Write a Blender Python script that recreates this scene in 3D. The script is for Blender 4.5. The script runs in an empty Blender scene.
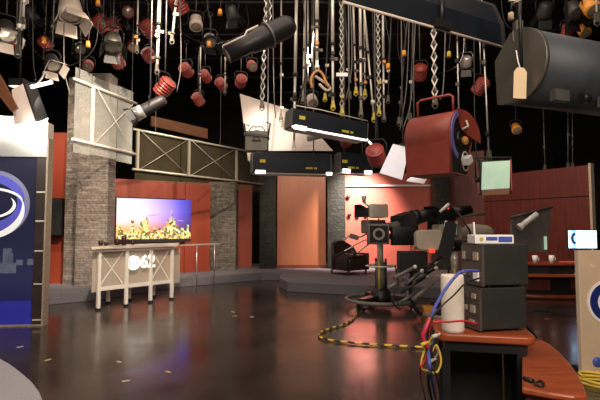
import bpy, math, random
from mathutils import Vector, Matrix
random.seed(7)
C = bpy.context.scene.collection
PI = math.pi
# ------------------------------------------------------------------ camera geometry (600x400 frame)
FPX = 470.0; PITCH = math.radians(3.5); EYE = Vector((0, 0, 1.5))
FWD = Vector((0, math.cos(PITCH), math.sin(PITCH))); UPV = Vector((0, -math.sin(PITCH), math.cos(PITCH)))
def ray(px, py): return FWD + Vector((1, 0, 0)) * ((px - 300) / FPX) + UPV * ((200 - py) / FPX)
def G(px, py, z=0.0):
    d = ray(px, py); return EYE + d * ((z - EYE.z) / d.z)
def D(px, py, Y):
    d = ray(px, py); return EYE + d * (Y / d.y)
def DX(px, Y): return D(px, 228.7, Y).x

# ------------------------------------------------------------------ materials
def mat(name, col, rough=0.5, metal=0.0, var=0.15, scale=6.0, bump=0.0, stretch=None, emis=None, estr=0.0, trans=0.0, alpha=1.0, spec=0.5):
    m = bpy.data.materials.new(name); m.use_nodes = True
    nt = m.node_tree; n = nt.nodes; l = nt.links
    b = n['Principled BSDF']
    b.inputs['Roughness'].default_value = rough; b.inputs['Metallic'].default_value = metal
    b.inputs['Specular IOR Level'].default_value = spec
    tc = n.new('ShaderNodeTexCoord'); mp = n.new('ShaderNodeMapping')
    l.new(tc.outputs['Object'], mp.inputs['Vector'])
    if stretch: mp.inputs['Scale'].default_value = stretch
    nz = n.new('ShaderNodeTexNoise'); nz.inputs['Scale'].default_value = scale; nz.inputs['Detail'].default_value = 5
    l.new(mp.outputs['Vector'], nz.inputs['Vector'])
    rp = n.new('ShaderNodeValToRGB')
    rp.color_ramp.elements[0].position = 0.3; rp.color_ramp.elements[1].position = 0.7
    rp.color_ramp.elements[0].color = (*[max(0, c * (1 - var)) for c in col], 1)
    rp.color_ramp.elements[1].color = (*[min(1, c * (1 + var)) for c in col], 1)
    l.new(nz.outputs['Fac'], rp.inputs['Fac']); l.new(rp.outputs['Color'], b.inputs['Base Color'])
    if bump:
        bp = n.new('ShaderNodeBump'); bp.inputs['Strength'].default_value = bump; bp.inputs['Distance'].default_value = 0.01
        l.new(nz.outputs['Fac'], bp.inputs['Height']); l.new(bp.outputs['Normal'], b.inputs['Normal'])
    if emis:
        b.inputs['Emission Color'].default_value = (*emis, 1); b.inputs['Emission Strength'].default_value = estr
    if trans: b.inputs['Transmission Weight'].default_value = trans
    if alpha < 1: b.inputs['Alpha'].default_value = alpha
    return m

def stone_mat(name, c1, c2, mort):
    m = bpy.data.materials.new(name); m.use_nodes = True
    nt = m.node_tree; n = nt.nodes; l = nt.links; b = n['Principled BSDF']
    tc = n.new('ShaderNodeTexCoord'); sp = n.new('ShaderNodeSeparateXYZ'); ad = n.new('ShaderNodeMath'); cb = n.new('ShaderNodeCombineXYZ')
    l.new(tc.outputs['Object'], sp.inputs[0]); l.new(sp.outputs['X'], ad.inputs[0]); l.new(sp.outputs['Y'], ad.inputs[1])
    l.new(ad.outputs[0], cb.inputs['X']); l.new(sp.outputs['Z'], cb.inputs['Y'])
    br = n.new('ShaderNodeTexBrick'); br.inputs['Scale'].default_value = 1.0
    br.inputs['Brick Width'].default_value = 0.26; br.inputs['Row Height'].default_value = 0.055; br.squash = 1.7; br.squash_frequency = 3
    br.inputs['Mortar Size'].default_value = 0.004; br.offset = 0.37; br.inputs['Mortar Smooth'].default_value = 0.3
    br.inputs['Color1'].default_value = (*c1, 1); br.inputs['Color2'].default_value = (*c2, 1); br.inputs['Mortar'].default_value = (*mort, 1)
    l.new(cb.outputs[0], br.inputs['Vector'])
    nz = n.new('ShaderNodeTexNoise'); nz.inputs['Scale'].default_value = 14; nz.inputs['Detail'].default_value = 8
    l.new(tc.outputs['Object'], nz.inputs['Vector'])
    mx = n.new('ShaderNodeMix'); mx.data_type = 'RGBA'; mx.blend_type = 'OVERLAY'; mx.inputs['Factor'].default_value = 0.95
    l.new(br.outputs['Color'], mx.inputs['A']); l.new(nz.outputs['Fac'], mx.inputs['B'])
    l.new(mx.outputs['Result'], b.inputs['Base Color'])
    mu = n.new('ShaderNodeMath'); mu.operation = 'MULTIPLY_ADD'; mu.inputs[1].default_value = -1.0
    l.new(br.outputs['Fac'], mu.inputs[0]); l.new(nz.outputs['Fac'], mu.inputs[2])
    bp = n.new('ShaderNodeBump'); bp.inputs['Strength'].default_value = 0.8; bp.inputs['Distance'].default_value = 0.03
    l.new(mu.outputs[0], bp.inputs['Height']); l.new(bp.outputs['Normal'], b.inputs['Normal'])
    b.inputs['Roughness'].default_value = 0.8
    return m

def floor_mat():
    m = mat('studio_floor_paint', (0.050, 0.036, 0.030), 0.2, var=0.35, scale=1.1)
    n = m.node_tree.nodes; l = m.node_tree.links; b = n['Principled BSDF']
    tc = n.new('ShaderNodeTexCoord'); nz = n.new('ShaderNodeTexNoise'); nz.inputs['Scale'].default_value = 2.3; nz.inputs['Detail'].default_value = 8
    l.new(tc.outputs['Object'], nz.inputs['Vector'])
    mr = n.new('ShaderNodeMapRange'); mr.inputs['From Min'].default_value = 0.3; mr.inputs['From Max'].default_value = 0.7
    mr.inputs['To Min'].default_value = 0.13; mr.inputs['To Max'].default_value = 0.24; b.inputs['Specular IOR Level'].default_value = 0.65
    l.new(nz.outputs['Fac'], mr.inputs['Value']); l.new(mr.outputs['Result'], b.inputs['Roughness'])
    n2 = n.new('ShaderNodeTexNoise'); n2.inputs['Scale'].default_value = 1.6; n2.inputs['Detail'].default_value = 3
    l.new(tc.outputs['Object'], n2.inputs['Vector'])
    bp = n.new('ShaderNodeBump'); bp.inputs['Strength'].default_value = 0.12; bp.inputs['Distance'].default_value = 0.02
    l.new(n2.outputs['Fac'], bp.inputs['Height']); l.new(bp.outputs['Normal'], b.inputs['Normal'])
    return m

def ramp_emit(name, stops, axis, size, strength, stops2=None, axis2=None, size2=1.0, mixfac=0.5, rough=0.25):
    """screen picture: colour ramps along local axes"""
    m = bpy.data.materials.new(name); m.use_nodes = True
    n = m.node_tree.nodes; l = m.node_tree.links; b = n['Principled BSDF']
    tc = n.new('ShaderNodeTexCoord'); sp = n.new('ShaderNodeSeparateXYZ'); l.new(tc.outputs['Object'], sp.inputs[0])
    def mk(stops, axis, size):
        mr = n.new('ShaderNodeMapRange'); mr.inputs['From Min'].default_value = size[0]; mr.inputs['From Max'].default_value = size[1]
        l.new(sp.outputs[axis], mr.inputs['Value'])
        rp = n.new('ShaderNodeValToRGB'); e = rp.color_ramp.elements
        e[0].position, e[0].color = stops[0][0], (*stops[0][1], 1)
        e[1].position, e[1].color = stops[-1][0], (*stops[-1][1], 1)
        for p, c in stops[1:-1]:
            x = e.new(p); x.color = (*c, 1)
        l.new(mr.outputs['Result'], rp.inputs['Fac']); return rp
    a = mk(stops, axis, size); out = a.outputs['Color']
    if stops2:
        c2 = mk(stops2, axis2, size2)
        mx = n.new('ShaderNodeMix'); mx.data_type = 'RGBA'; mx.blend_type = 'MULTIPLY'; mx.inputs['Factor'].default_value = mixfac
        l.new(out, mx.inputs['A']); l.new(c2.outputs['Color'], mx.inputs['B']); out = mx.outputs['Result']
    l.new(out, b.inputs['Emission Color']); b.inputs['Emission Strength'].default_value = strength
    b.inputs['Base Color'].default_value = (0.02, 0.02, 0.03, 1); b.inputs['Roughness'].default_value = rough
    return m

def city_mat(name):
    m = bpy.data.materials.new(name); m.use_nodes = True
    n = m.node_tree.nodes; l = m.node_tree.links; b = n['Principled BSDF']
    tc = n.new('ShaderNodeTexCoord'); mp = n.new('ShaderNodeMapping'); mp.inputs['Scale'].default_value = (16, 16, 11)
    l.new(tc.outputs['Object'], mp.inputs['Vector'])
    vo = n.new('ShaderNodeTexVoronoi'); vo.inputs['Scale'].default_value = 1.6; l.new(mp.outputs['Vector'], vo.inputs['Vector'])
    sp = n.new('ShaderNodeSeparateColor'); l.new(vo.outputs['Color'], sp.inputs['Color'])
    rp = n.new('ShaderNodeValToRGB'); e = rp.color_ramp.elements
    e[0].position = 0.0; e[0].color = (0.05, 0.03, 0.03, 1); e[1].position = 1.0; e[1].color = (1, 0.95, 0.55, 1)
    for p, c in ((0.25, (0.2, 0.09, 0.03)), (0.45, (0.9, 0.42, 0.06)), (0.65, (1, 0.75, 0.2)), (0.8, (0.45, 0.75, 0.3))):
        x = e.new(p); x.color = (*c, 1)
    l.new(sp.outputs['Red'], rp.inputs['Fac']); l.new(rp.outputs['Color'], b.inputs['Emission Color'])
    b.inputs['Emission Strength'].default_value = 0.9; b.inputs['Base Color'].default_value = (0.03, 0.03, 0.03, 1)
    return m

def stripe_mat(name, ca, cb_, per):
    m = mat(name, ca, 0.5); n = m.node_tree.nodes; l = m.node_tree.links; b = n['Principled BSDF']
    uv = n.new('ShaderNodeUVMap'); uv.uv_map = 'UVMap'; sp = n.new('ShaderNodeSeparateXYZ'); l.new(uv.outputs['UV'], sp.inputs[0])
    ad = n.new('ShaderNodeMath'); ad.operation = 'FRACT'; dv = n.new('ShaderNodeMath'); dv.operation = 'DIVIDE'; dv.inputs[1].default_value = per
    l.new(sp.outputs['X'], dv.inputs[0]); l.new(dv.outputs[0], ad.inputs[0])
    gt = n.new('ShaderNodeMath'); gt.operation = 'GREATER_THAN'; gt.inputs[1].default_value = 0.5; l.new(ad.outputs[0], gt.inputs[0])
    mx = n.new('ShaderNodeMix'); mx.data_type = 'RGBA'; l.new(gt.outputs[0], mx.inputs['Factor'])
    mx.inputs['A'].default_value = (*ca, 1); mx.inputs['B'].default_value = (*cb_, 1)
    l.new(mx.outputs['Result'], b.inputs['Base Color']); return m

M = dict(
    floor=floor_mat(),
    black=mat('black_paint', (0.011, 0.009, 0.009), 0.85, var=0.3, scale=3, spec=0.2),
    ceil=mat('ceiling_black', (0.014, 0.010, 0.010), 0.9, var=0.4, scale=2, spec=0.2),
    red=mat('red_wall_paint', (0.31, 0.050, 0.022), 0.5, var=0.12, scale=5, stretch=(1, 1, 0.15)),
    darkred=mat('dark_red_wood', (0.10, 0.015, 0.009), 0.45, var=0.3, scale=5, stretch=(4, 4, 0.25)),
    orange=mat('orange_wood_panel', (0.42, 0.145, 0.07), 0.42, var=0.09, scale=4, stretch=(6, 6, 0.3)),
    pink=mat('salmon_red_wall', (0.46, 0.10, 0.07), 0.5, var=0.08, scale=3),
    brownwood=mat('brown_wood_board', (0.25, 0.10, 0.045), 0.5, var=0.25, scale=5, stretch=(1, 1, 5)),
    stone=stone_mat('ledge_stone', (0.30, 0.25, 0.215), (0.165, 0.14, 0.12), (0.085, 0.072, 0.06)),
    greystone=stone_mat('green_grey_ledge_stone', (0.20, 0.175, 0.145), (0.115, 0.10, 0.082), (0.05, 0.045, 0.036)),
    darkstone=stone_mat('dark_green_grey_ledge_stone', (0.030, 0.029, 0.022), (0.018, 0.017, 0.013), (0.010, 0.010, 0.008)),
    carpet=mat('grey_carpet', (0.17, 0.16, 0.18), 0.95, var=0.25, scale=60, bump=0.4),
    lcarpet=mat('light_grey_carpet', (0.40, 0.39, 0.42), 0.95, var=0.2, scale=70, bump=0.4),
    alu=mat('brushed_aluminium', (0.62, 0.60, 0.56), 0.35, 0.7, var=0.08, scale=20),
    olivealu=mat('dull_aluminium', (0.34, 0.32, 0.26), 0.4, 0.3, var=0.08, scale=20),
    nightblue=mat('blue_black_enamel', (0.008, 0.011, 0.016), 0.5, 0.1, var=0.2, spec=0.25),
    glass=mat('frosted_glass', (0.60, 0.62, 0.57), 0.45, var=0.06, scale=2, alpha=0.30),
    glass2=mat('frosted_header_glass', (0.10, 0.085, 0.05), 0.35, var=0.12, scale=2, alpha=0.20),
    clear=mat('clear_glass', (0.6, 0.75, 0.68), 0.08, var=0.03, alpha=0.25),
    acryl=mat('frosted_acrylic', (0.55, 0.47, 0.38), 0.4, var=0.05, scale=3, alpha=0.72),
    white=mat('white_paint', (0.80, 0.74, 0.66), 0.35, var=0.04),
    desktop=mat('pale_wood_top', (0.68, 0.55, 0.42), 0.35, var=0.08, scale=4, stretch=(1, 6, 1)),
    logo=mat('backlit_letter', (0.9, 0.9, 0.88), 0.4, var=0.02, emis=(1, 0.97, 0.9), estr=0.75),
    logodark=mat('logo_shadow', (0.45, 0.40, 0.35), 0.4, var=0.02),
    metal=mat('black_metal', (0.016, 0.015, 0.015), 0.42, 0.3, var=0.2),
    grey=mat('grey_metal', (0.10, 0.095, 0.09), 0.45, 0.3, var=0.15),
    bluegrey=mat('blue_grey_metal', (0.035, 0.042, 0.05), 0.55, 0.1, var=0.2),
    olive=mat('olive_grey_metal', (0.10, 0.09, 0.07), 0.45, 0.3, var=0.2),
    silver=mat('silver_metal', (0.72, 0.67, 0.58), 0.32, 0.35, var=0.1, scale=15),
    redmetal=mat('red_lamp_enamel', (0.33, 0.055, 0.04), 0.4, var=0.15),
    redsoft=mat('red_softlight_enamel', (0.30, 0.055, 0.038), 0.42, var=0.12),
    darkenamel=mat('charcoal_lamp_enamel', (0.035, 0.03, 0.03), 0.45, var=0.2),
    beigemetal=mat('beige_reflector', (0.60, 0.50, 0.42), 0.45, var=0.06),
    reflect=mat('white_reflector', (0.78, 0.66, 0.58), 0.4, var=0.04),
    lens=mat('lamp_lens_glass', (0.30, 0.26, 0.20), 0.12, 0.2, var=0.1),
    lit=mat('lit_tube', (1, 1, 1), 0.4, var=0.01, emis=(1, 0.93, 0.82), estr=2.2),
    hot=mat('lit_diffuser', (1, 1, 1), 0.4, var=0.01, emis=(1, 0.95, 0.85), estr=4.0),
    yellow=mat('yellow_sticker', (0.60, 0.47, 0.04), 0.5, var=0.1),
    orangeplastic=mat('orange_plastic', (0.75, 0.30, 0.04), 0.45, var=0.1),
    tag=mat('manila_tag', (0.72, 0.55, 0.34), 0.7, var=0.05),
    whitecard=mat('white_card', (0.90, 0.88, 0.88), 0.6, var=0.04),
    leather=mat('dark_brown_leather', (0.036, 0.020, 0.016), 0.35, var=0.25, scale=20, bump=0.1),
    cherry=mat('cherry_wood', (0.34, 0.075, 0.026), 0.3, var=0.25, scale=5, stretch=(1, 8, 8)),
    cherrydark=mat('cherry_wood_edge', (0.20, 0.04, 0.016), 0.35, var=0.2, scale=5),
    rack=mat('rack_green_black', (0.022, 0.025, 0.021), 0.5, var=0.15, scale=10),
    rackface=mat('rack_face_plate', (0.085, 0.07, 0.058), 0.45, var=0.15),
    button=mat('pale_button', (0.42, 0.35, 0.28), 0.5, var=0.1),
    paper=mat('paper_towel', (0.82, 0.74, 0.64), 0.9, var=0.04, scale=40, bump=0.2),
    cream=mat('cream_laminate', (0.66, 0.50, 0.34), 0.45, var=0.06),
    navy=mat('navy_print', (0.012, 0.022, 0.16), 0.4, var=0.08),
    blue=mat('blue_label', (0.06, 0.10, 0.42), 0.4, var=0.08),
    bluecable=mat('blue_cable', (0.08, 0.12, 0.5), 0.45),
    redcable=mat('red_cable', (0.55, 0.03, 0.05), 0.45),
    blackcable=mat('black_cable', (0.012, 0.012, 0.012), 0.5),
    greycable=mat('grey_cable', (0.16, 0.15, 0.14), 0.5),
    orangecable=mat('orange_cable', (0.6, 0.27, 0.05), 0.5),
    yellowcable=mat('yellow_cable', (0.70, 0.50, 0.06), 0.5),
    stripe=stripe_mat('yellow_black_sleeve', (0.80, 0.55, 0.07), (0.03, 0.025, 0.02), 0.19),
    beigebody=mat('grey_beige_camera_shell', (0.50, 0.43, 0.34), 0.5, var=0.1),
    camgrey=mat('camera_grey', (0.16, 0.145, 0.13), 0.45, var=0.15),
    rubber=mat('black_rubber', (0.01, 0.01, 0.01), 0.7),
    tape=mat('white_gaffer_tape', (0.6, 0.58, 0.5), 0.7),
    ytape=mat('yellow_gaffer_tape', (0.6, 0.45, 0.1), 0.7),
    rtape=mat('red_gaffer_tape', (0.6, 0.1, 0.08), 0.7),
    cup=mat('white_ceramic', (0.8, 0.78, 0.74), 0.3, var=0.02),
    darkcup=mat('dark_maroon_ceramic', (0.05, 0.012, 0.012), 0.3),
    tally=mat('red_tally_lamp', (0.8, 0.06, 0.03), 0.4, emis=(1, 0.08, 0.03), estr=0.6),
    greenglow=mat('pale_green_glow', (0.50, 0.62, 0.48), 0.3, var=0.12, scale=4, emis=(0.55, 0.85, 0.6), estr=0.28),  # tint and faint emission stand in for light reflected in the lamp glass
    graphicblue=mat('blue_print_band', (0.03, 0.035, 0.30), 0.3, var=0.1, emis=(0.03, 0.035, 0.35), estr=0.22),
    swsilver=mat('silver_swirl_print', (0.75, 0.75, 0.78), 0.3, var=0.06, emis=(0.85, 0.85, 0.8), estr=0.35),
    swblue=mat('violet_swirl_print', (0.10, 0.10, 0.45), 0.3, var=0.25, scale=3, emis=(0.08, 0.08, 0.45), estr=0.35),
    swgrey=mat('grey_swirl_print', (0.22, 0.22, 0.32), 0.3, var=0.2, scale=3, emis=(0.2, 0.2, 0.32), estr=0.2),
    cityprint=mat('grey_city_print', (0.10, 0.11, 0.16), 0.3, var=0.4, scale=9, emis=(0.12, 0.13, 0.18), estr=0.25),
    city=city_mat('night_city_lights'),
    cloud=mat('violet_cloud_print', (0.3, 0.25, 0.5), 0.4, emis=(0.45, 0.32, 0.65), estr=0.55),
    darktrim=mat('dark_bronze_trim', (0.06, 0.045, 0.04), 0.4, 0.2, var=0.15),
    beigetrim=mat('pale_wood_edge', (0.42, 0.34, 0.25), 0.6, var=0.25, scale=30),
    screenborder=mat('screen_bezel', (0.012, 0.010, 0.010), 0.3),
    magenta=mat('blue_violet_gel_rim', (0.22, 0.2, 0.5), 0.3),
)
M['flare'] = M['white']

# ------------------------------------------------------------------ mesh builder (points come in through self.M, stored in world space)
class MB:
    def __init__(s, mtx=None): s.M = mtx or Matrix(); s.v = []; s.f = []; s.sm = []; s.uv = None
    def add(s, vs, fs, smooth=False):
        o = len(s.v); s.v += [s.M @ Vector(p) for p in vs]
        s.f += [tuple(i + o for i in f) for f in fs]; s.sm += [smooth] * len(fs); return s
    def box(s, c, d, R=None):
        x, y, z = d[0] / 2, d[1] / 2, d[2] / 2; c = Vector(c)
        P = [Vector(p) for p in ((-x,-y,-z),(x,-y,-z),(x,y,-z),(-x,y,-z),(-x,-y,z),(x,-y,z),(x,y,z),(-x,y,z))]
        if R is not None: P = [R @ p for p in P]
        return s.add([c + p for p in P], [(0,3,2,1),(4,5,6,7),(0,1,5,4),(1,2,6,5),(2,3,7,6),(3,0,4,7)])
    def rbox(s, c, d, r, n=4, axis='z'):
        """box with rounded vertical (axis) edges"""
        ax = {'z': (0, 1, 2), 'y': (0, 2, 1), 'x': (1, 2, 0)}[axis]
        a, b, h = d[ax[0]] / 2, d[ax[1]] / 2, d[ax[2]] / 2
        pts = []
        for cx, cy, a0 in ((a - r, b - r, 0), (-a + r, b - r, PI / 2), (-a + r, -b + r, PI), (a - r, -b + r, 1.5 * PI)):
            for i in range(n + 1):
                t = a0 + PI / 2 * i / n; pts.append((cx + r * math.cos(t), cy + r * math.sin(t)))
        vs = []
        for hz in (-h, h):
            for p in pts:
                q = [0, 0, 0]; q[ax[0]] = p[0]; q[ax[1]] = p[1]; q[ax[2]] = hz
                vs.append(Vector(c) + Vector(q))
        k = len(pts)
        s.add(vs, [tuple(range(k))[::-1], tuple(range(k, 2 * k))])
        o = len(s.v) - 2 * k
        for i in range(k):
            s.f.append((o + i, o + (i + 1) % k, o + k + (i + 1) % k, o + k + i)); s.sm.append(True)
        return s
    def cyl(s, p0, p1, r0, r1=None, seg=12, cap=True):
        p0, p1 = Vector(p0), Vector(p1); r1 = r0 if r1 is None else r1
        ax = (p1 - p0).normalized(); u = ax.orthogonal().normalized(); w = ax.cross(u)
        vs = []
        for p, r in ((p0, r0), (p1, r1)):
            for i in range(seg):
                t = 2 * PI * i / seg; vs.append(p + (u * math.cos(t) + w * math.sin(t)) * r)
        s.add(vs, [(i, (i + 1) % seg, seg + (i + 1) % seg, seg + i) for i in range(seg)], True)
        if cap:
            o = len(s.v) - 2 * seg
            s.f += [tuple(range(o + seg - 1, o - 1, -1)), tuple(range(o + seg, o + 2 * seg))]; s.sm += [False, False]
        return s
    def lathe(s, prof, p0, ax, seg=20):
        p0 = Vector(p0); ax = Vector(ax).normalized(); u = ax.orthogonal().normalized(); w = ax.cross(u)
        vs = []
        for r, h in prof:
            for i in range(seg):
                t = 2 * PI * i / seg; vs.append(p0 + ax * h + (u * math.cos(t) + w * math.sin(t)) * max(r, 1e-4))
        fs = []
        for k in range(len(prof) - 1):
            for i in range(seg):
                a = k * seg + i; b = k * seg + (i + 1) % seg; fs.append((a, b, b + seg, a + seg))
        return s.add(vs, fs, True)
    def tube(s, pts, r, seg=8, uv=False, closed=False):
        pts = [Vector(p) for p in pts]; n = len(pts); vs = []; L = [0]
        for i in range(1, n): L.append(L[-1] + (pts[i] - pts[i - 1]).length)
        u = None
        for i, p in enumerate(pts):
            if closed: t = (pts[(i + 1) % n] - pts[i - 1]).normalized()
            else: t = (pts[min(i + 1, n - 1)] - pts[max(i - 1, 0)]).normalized()
            if u is None: u = t.orthogonal().normalized()
            u = (u - t * u.dot(t)); u = u.normalized() if u.length > 1e-6 else t.orthogonal().normalized()
            w = t.cross(u)
            for k in range(seg):
                a = 2 * PI * k / seg; vs.append(p + (u * math.cos(a) + w * math.sin(a)) * r)
        fs = []
        for i in range(n if closed else n - 1):
            j = (i + 1) % n
            for k in range(seg): fs.append((i * seg + k, i * seg + (k + 1) % seg, j * seg + (k + 1) % seg, j * seg + k))
        base = len(s.f)
        s.add(vs, fs, True)
        if not closed:
            o = len(s.v) - n * seg
            s.f += [tuple(range(o + seg - 1, o - 1, -1)), tuple(range(o + (n - 1) * seg, o + n * seg))]; s.sm += [False, False]
        if uv:
            s.uv = (len(s.v) - n * seg, seg, L)
        return s
    def prism(s, poly, z0, z1):
        k = len(poly); vs = [(p[0], p[1], z0) for p in poly] + [(p[0], p[1], z1) for p in poly]
        return s.add(vs, [tuple(range(k))[::-1], tuple(range(k, 2 * k))] + [(i, (i + 1) % k, k + (i + 1) % k, k + i) for i in range(k)])
    def extr(s, prof, x0, x1, smooth=False):
        """profile of (y,z) extruded along local x"""
        k = len(prof); vs = [(x0, p[0], p[1]) for p in prof] + [(x1, p[0], p[1]) for p in prof]
        s.add(vs, [tuple(range(k))[::-1], tuple(range(k, 2 * k))])
        o = len(s.v) - 2 * k
        for i in range(k):
            s.f.append((o + i, o + (i + 1) % k, o + k + (i + 1) % k, o + k + i)); s.sm.append(smooth)
        return s
    def plate(s, q, t, n=None):
        """thick quad from corner points"""
        q = [Vector(p) for p in q]
        n = Vector(n) if n is not None else (q[1] - q[0]).cross(q[-1] - q[0])
        n.normalize(); k = len(q)
        vs = [p - n * t / 2 for p in q] + [p + n * t / 2 for p in q]
        return s.add(vs, [tuple(range(k))[::-1], tuple(range(k, 2 * k))] + [(i, (i + 1) % k, k + (i + 1) % k, k + i) for i in range(k)])
    def ring(s, c, r0, r1, th, nrm, a0=0, a1=2 * PI, seg=32, sx=1.0, sy=1.0, up=None, w0=None):
        """flat thick ring or arc about axis nrm; r0,r1 may taper with w0(t)->scale"""
        c = Vector(c); nrm = Vector(nrm).normalized(); v = Vector(up or (0, 0, 1)); v = (v - nrm * v.dot(nrm)).normalized(); u = nrm.cross(v)
        full = abs(a1 - a0 - 2 * PI) < 1e-6; n = seg if full else seg + 1; vs = []
        for i in range(n):
            t = a0 + (a1 - a0) * i / seg; k = w0(i / seg) if w0 else 1.0
            rm = (r0 + r1) / 2; hw = (r1 - r0) / 2 * k
            for r, d in ((rm - hw, -th / 2), (rm + hw, -th / 2), (rm + hw, th / 2), (rm - hw, th / 2)):
                vs.append(c + u * (r * math.cos(t) * sx) + v * (r * math.sin(t) * sy) + nrm * d)
        fs = []
        for i in range(seg):
            a = i * 4; b = ((i + 1) % n) * 4
            for k in range(4): fs.append((a + k, a + (k + 1) % 4, b + (k + 1) % 4, b + k))
        if not full: fs += [(0, 1, 2, 3), (4 * n - 1, 4 * n - 2, 4 * n - 3, 4 * n - 4)]
        return s.add(vs, fs)
    def ball(s, c, r, seg=14, rings=8, sc=(1, 1, 1)):
        c = Vector(c); vs = []
        for j in range(rings + 1):
            p = PI * j / rings
            for i in range(seg):
                t = 2 * PI * i / seg
                vs.append(c + Vector((max(math.sin(p), 1e-3) * math.cos(t) * r * sc[0], max(math.sin(p), 1e-3) * math.sin(t) * r * sc[1], math.cos(p) * r * sc[2])))
        fs = [(j * seg + i, j * seg + (i + 1) % seg, (j + 1) * seg + (i + 1) % seg, (j + 1) * seg + i) for j in range(rings) for i in range(seg)]
        return s.add(vs, fs, True)
    def mesh(s, me, mtx):
        o = len(s.v); s.v += [s.M @ (mtx @ v.co) for v in me.vertices]
        for p in me.polygons: s.f.append(tuple(i + o for i in p.vertices)); s.sm.append(False)
        return s
    def build(s, name, m, parent=None, label=None, bevel=0.0):
        if parent is None:
            xs = [p.x for p in s.v]; ys = [p.y for p in s.v]; zs = [p.z for p in s.v]
            org = Matrix.Translation(((min(xs) + max(xs)) / 2, (min(ys) + max(ys)) / 2, min(zs)))
        else: org = WM[parent.name]
        inv = org.inverted()
        me = bpy.data.meshes.new(name); me.from_pydata([inv @ p for p in s.v], [], s.f)
        me.polygons.foreach_set('use_smooth', s.sm)
        if s.uv:
            off, seg, L = s.uv; ul = me.uv_layers.new(name='UVMap')
            for lp in me.loops:
                k = lp.vertex_index - off
                ul.data[lp.index].uv = (L[max(0, min(len(L) - 1, k // seg))] + 0.06 * (k % seg) / seg, 0)
        me.update(); me.materials.append(m)
        o = bpy.data.objects.new(name, me); C.objects.link(o)
        if parent: o.parent = parent; WM[o.name] = WM[parent.name].copy()
        else: o.matrix_world = org; WM[o.name] = org
        if label: o['label'] = label
        if bevel:
            b = o.modifiers.new('bevel', 'BEVEL'); b.width = bevel; b.segments = 2; b.limit_method = 'ANGLE'
        return o
WM = {}
def tag(o, label, cat, group=None):
    o['label'] = label; o['category'] = cat
    if group: o['group'] = group
    return o
def thing(name, label, cat, loc, rot=0.0, group=None):
    o = bpy.data.objects.new(name, None); C.objects.link(o); o.empty_display_size = 0.1
    mtx = Matrix.Translation(Vector(loc)) @ Matrix.Rotation(rot, 4, 'Z')
    o.matrix_world = mtx; WM[o.name] = mtx
    return tag(o, label, cat, group)
def struct(o): o['kind'] = 'structure'; return o
def frame(o, x, zhint=(0, 0, 1)):
    """matrix with local x along x, z near zhint"""
    x = Vector(x).normalized(); y = Vector(zhint).cross(x).normalized(); z = x.cross(y)
    m = Matrix.Identity(4)
    for i in range(3): m[i][0], m[i][1], m[i][2], m[i][3] = x[i], y[i], z[i], Vector(o)[i]
    return m
def text_mesh(t, size, ext):
    cu = bpy.data.curves.new('lettering', 'FONT'); cu.body = t; cu.size = size; cu.extrude = ext; cu.align_x = 'CENTER'; cu.align_y = 'CENTER'
    cu.offset = size * 0.02
    o = bpy.data.objects.new('lettering', cu); C.objects.link(o)
    dg = bpy.context.evaluated_depsgraph_get(); me = bpy.data.meshes.new_from_object(o.evaluated_get(dg))
    bpy.data.objects.remove(o); return me
def bez(pts, n=8):
    """Catmull-Rom through points"""
    P = [Vector(p) for p in pts]; P = [P[0] * 2 - P[1]] + P + [P[-1] * 2 - P[-2]]; out = []
    for i in range(1, len(P) - 2):
        for k in range(n):
            t = k / n; a, b, c, d = P[i - 1:i + 3]
            out.append(0.5 * ((2 * b) + (c - a) * t + (2 * a - 5 * b + 4 * c - d) * t * t + (3 * b - a - 3 * c + d) * t ** 3))
    out.append(P[-2]); return out

# ------------------------------------------------------------------ room shell
GRID = 6.15
struct(MB().box((0, 6.5, -0.1), (20, 24, 0.2)).build('floor', M['floor']))
struct(MB().box((0, 6.5, 6.95), (20, 24, 0.2)).build('ceiling', M['ceil']))
struct(MB().box((0, 18.6, 3.425), (20, 0.2, 6.85)).build('wall_back', M['black']))
struct(MB().box((-10.1, 6.5, 3.425), (0.2, 24, 6.85)).build('wall_left', M['black']))
struct(MB().box((10.1, 6.5, 3.425), (0.2, 24, 6.85)).build('wall_right', M['black']))
struct(MB().box((0, -5.6, 3.425), (20, 0.2, 6.85)).build('wall_front', M['black']))

STEP = 0.24
def wallseg(a, b, z0, z1, t):
    a = Vector((a[0], a[1], 0)); b = Vector((b[0], b[1], 0)); n = Vector((a.y - b.y, b.x - a.x, 0)).normalized() * t
    return MB().prism([a, b, b + n, a + n], z0, z1)
# carpeted platforms
A = G(50, 305); B0 = G(92, 301); B = G(177, 287.5); Cc = G(262, 280.5)
p1 = [(-9.5, 8.9), (A.x - 0.6, A.y - 0.1), (A.x, A.y), (B0.x, B0.y), (B.x, B.y), (Cc.x, Cc.y), (-0.54, Cc.y), (-0.54, 17.2), (-9.5, 17.2)]
o = MB().prism(p1, 0, STEP).build('carpeted_platform', M['carpet'], bevel=0.015); tag(o, 'long grey carpeted platform behind the desk along the stone and red walls', 'platform')
p2 = [(-0.54, 12.3), (-0.30, 11.3), (1.57, 10.55), (4.3, 9.85), (4.72, 11.5), (4.72, 17.2), (-0.54, 17.2)]
o = MB().prism(p2, 0, STEP).build('carpeted_platform', M['carpet'], bevel=0.015); tag(o, 'grey carpeted platform that carries the dark armchair', 'platform')
# near rounded riser at bottom left
rp = [G(x, y, 0.2) for x, y in ((-30, 345), (0, 357), (12, 364), (24, 373), (33, 381), (40, 390), (44, 400), (45, 412))]
rp = [(p.x, p.y) for p in rp] + [(-1.9, 2.6), (-4.2, 2.6), (-4.4, 4.9)]
rp = rp[::-1]
o = MB().prism(rp, 0, 0.2).build('carpeted_riser', M['lcarpet'], bevel=0.03); tag(o, 'light grey carpeted riser with a rounded corner at the bottom left corner', 'riser')

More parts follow.
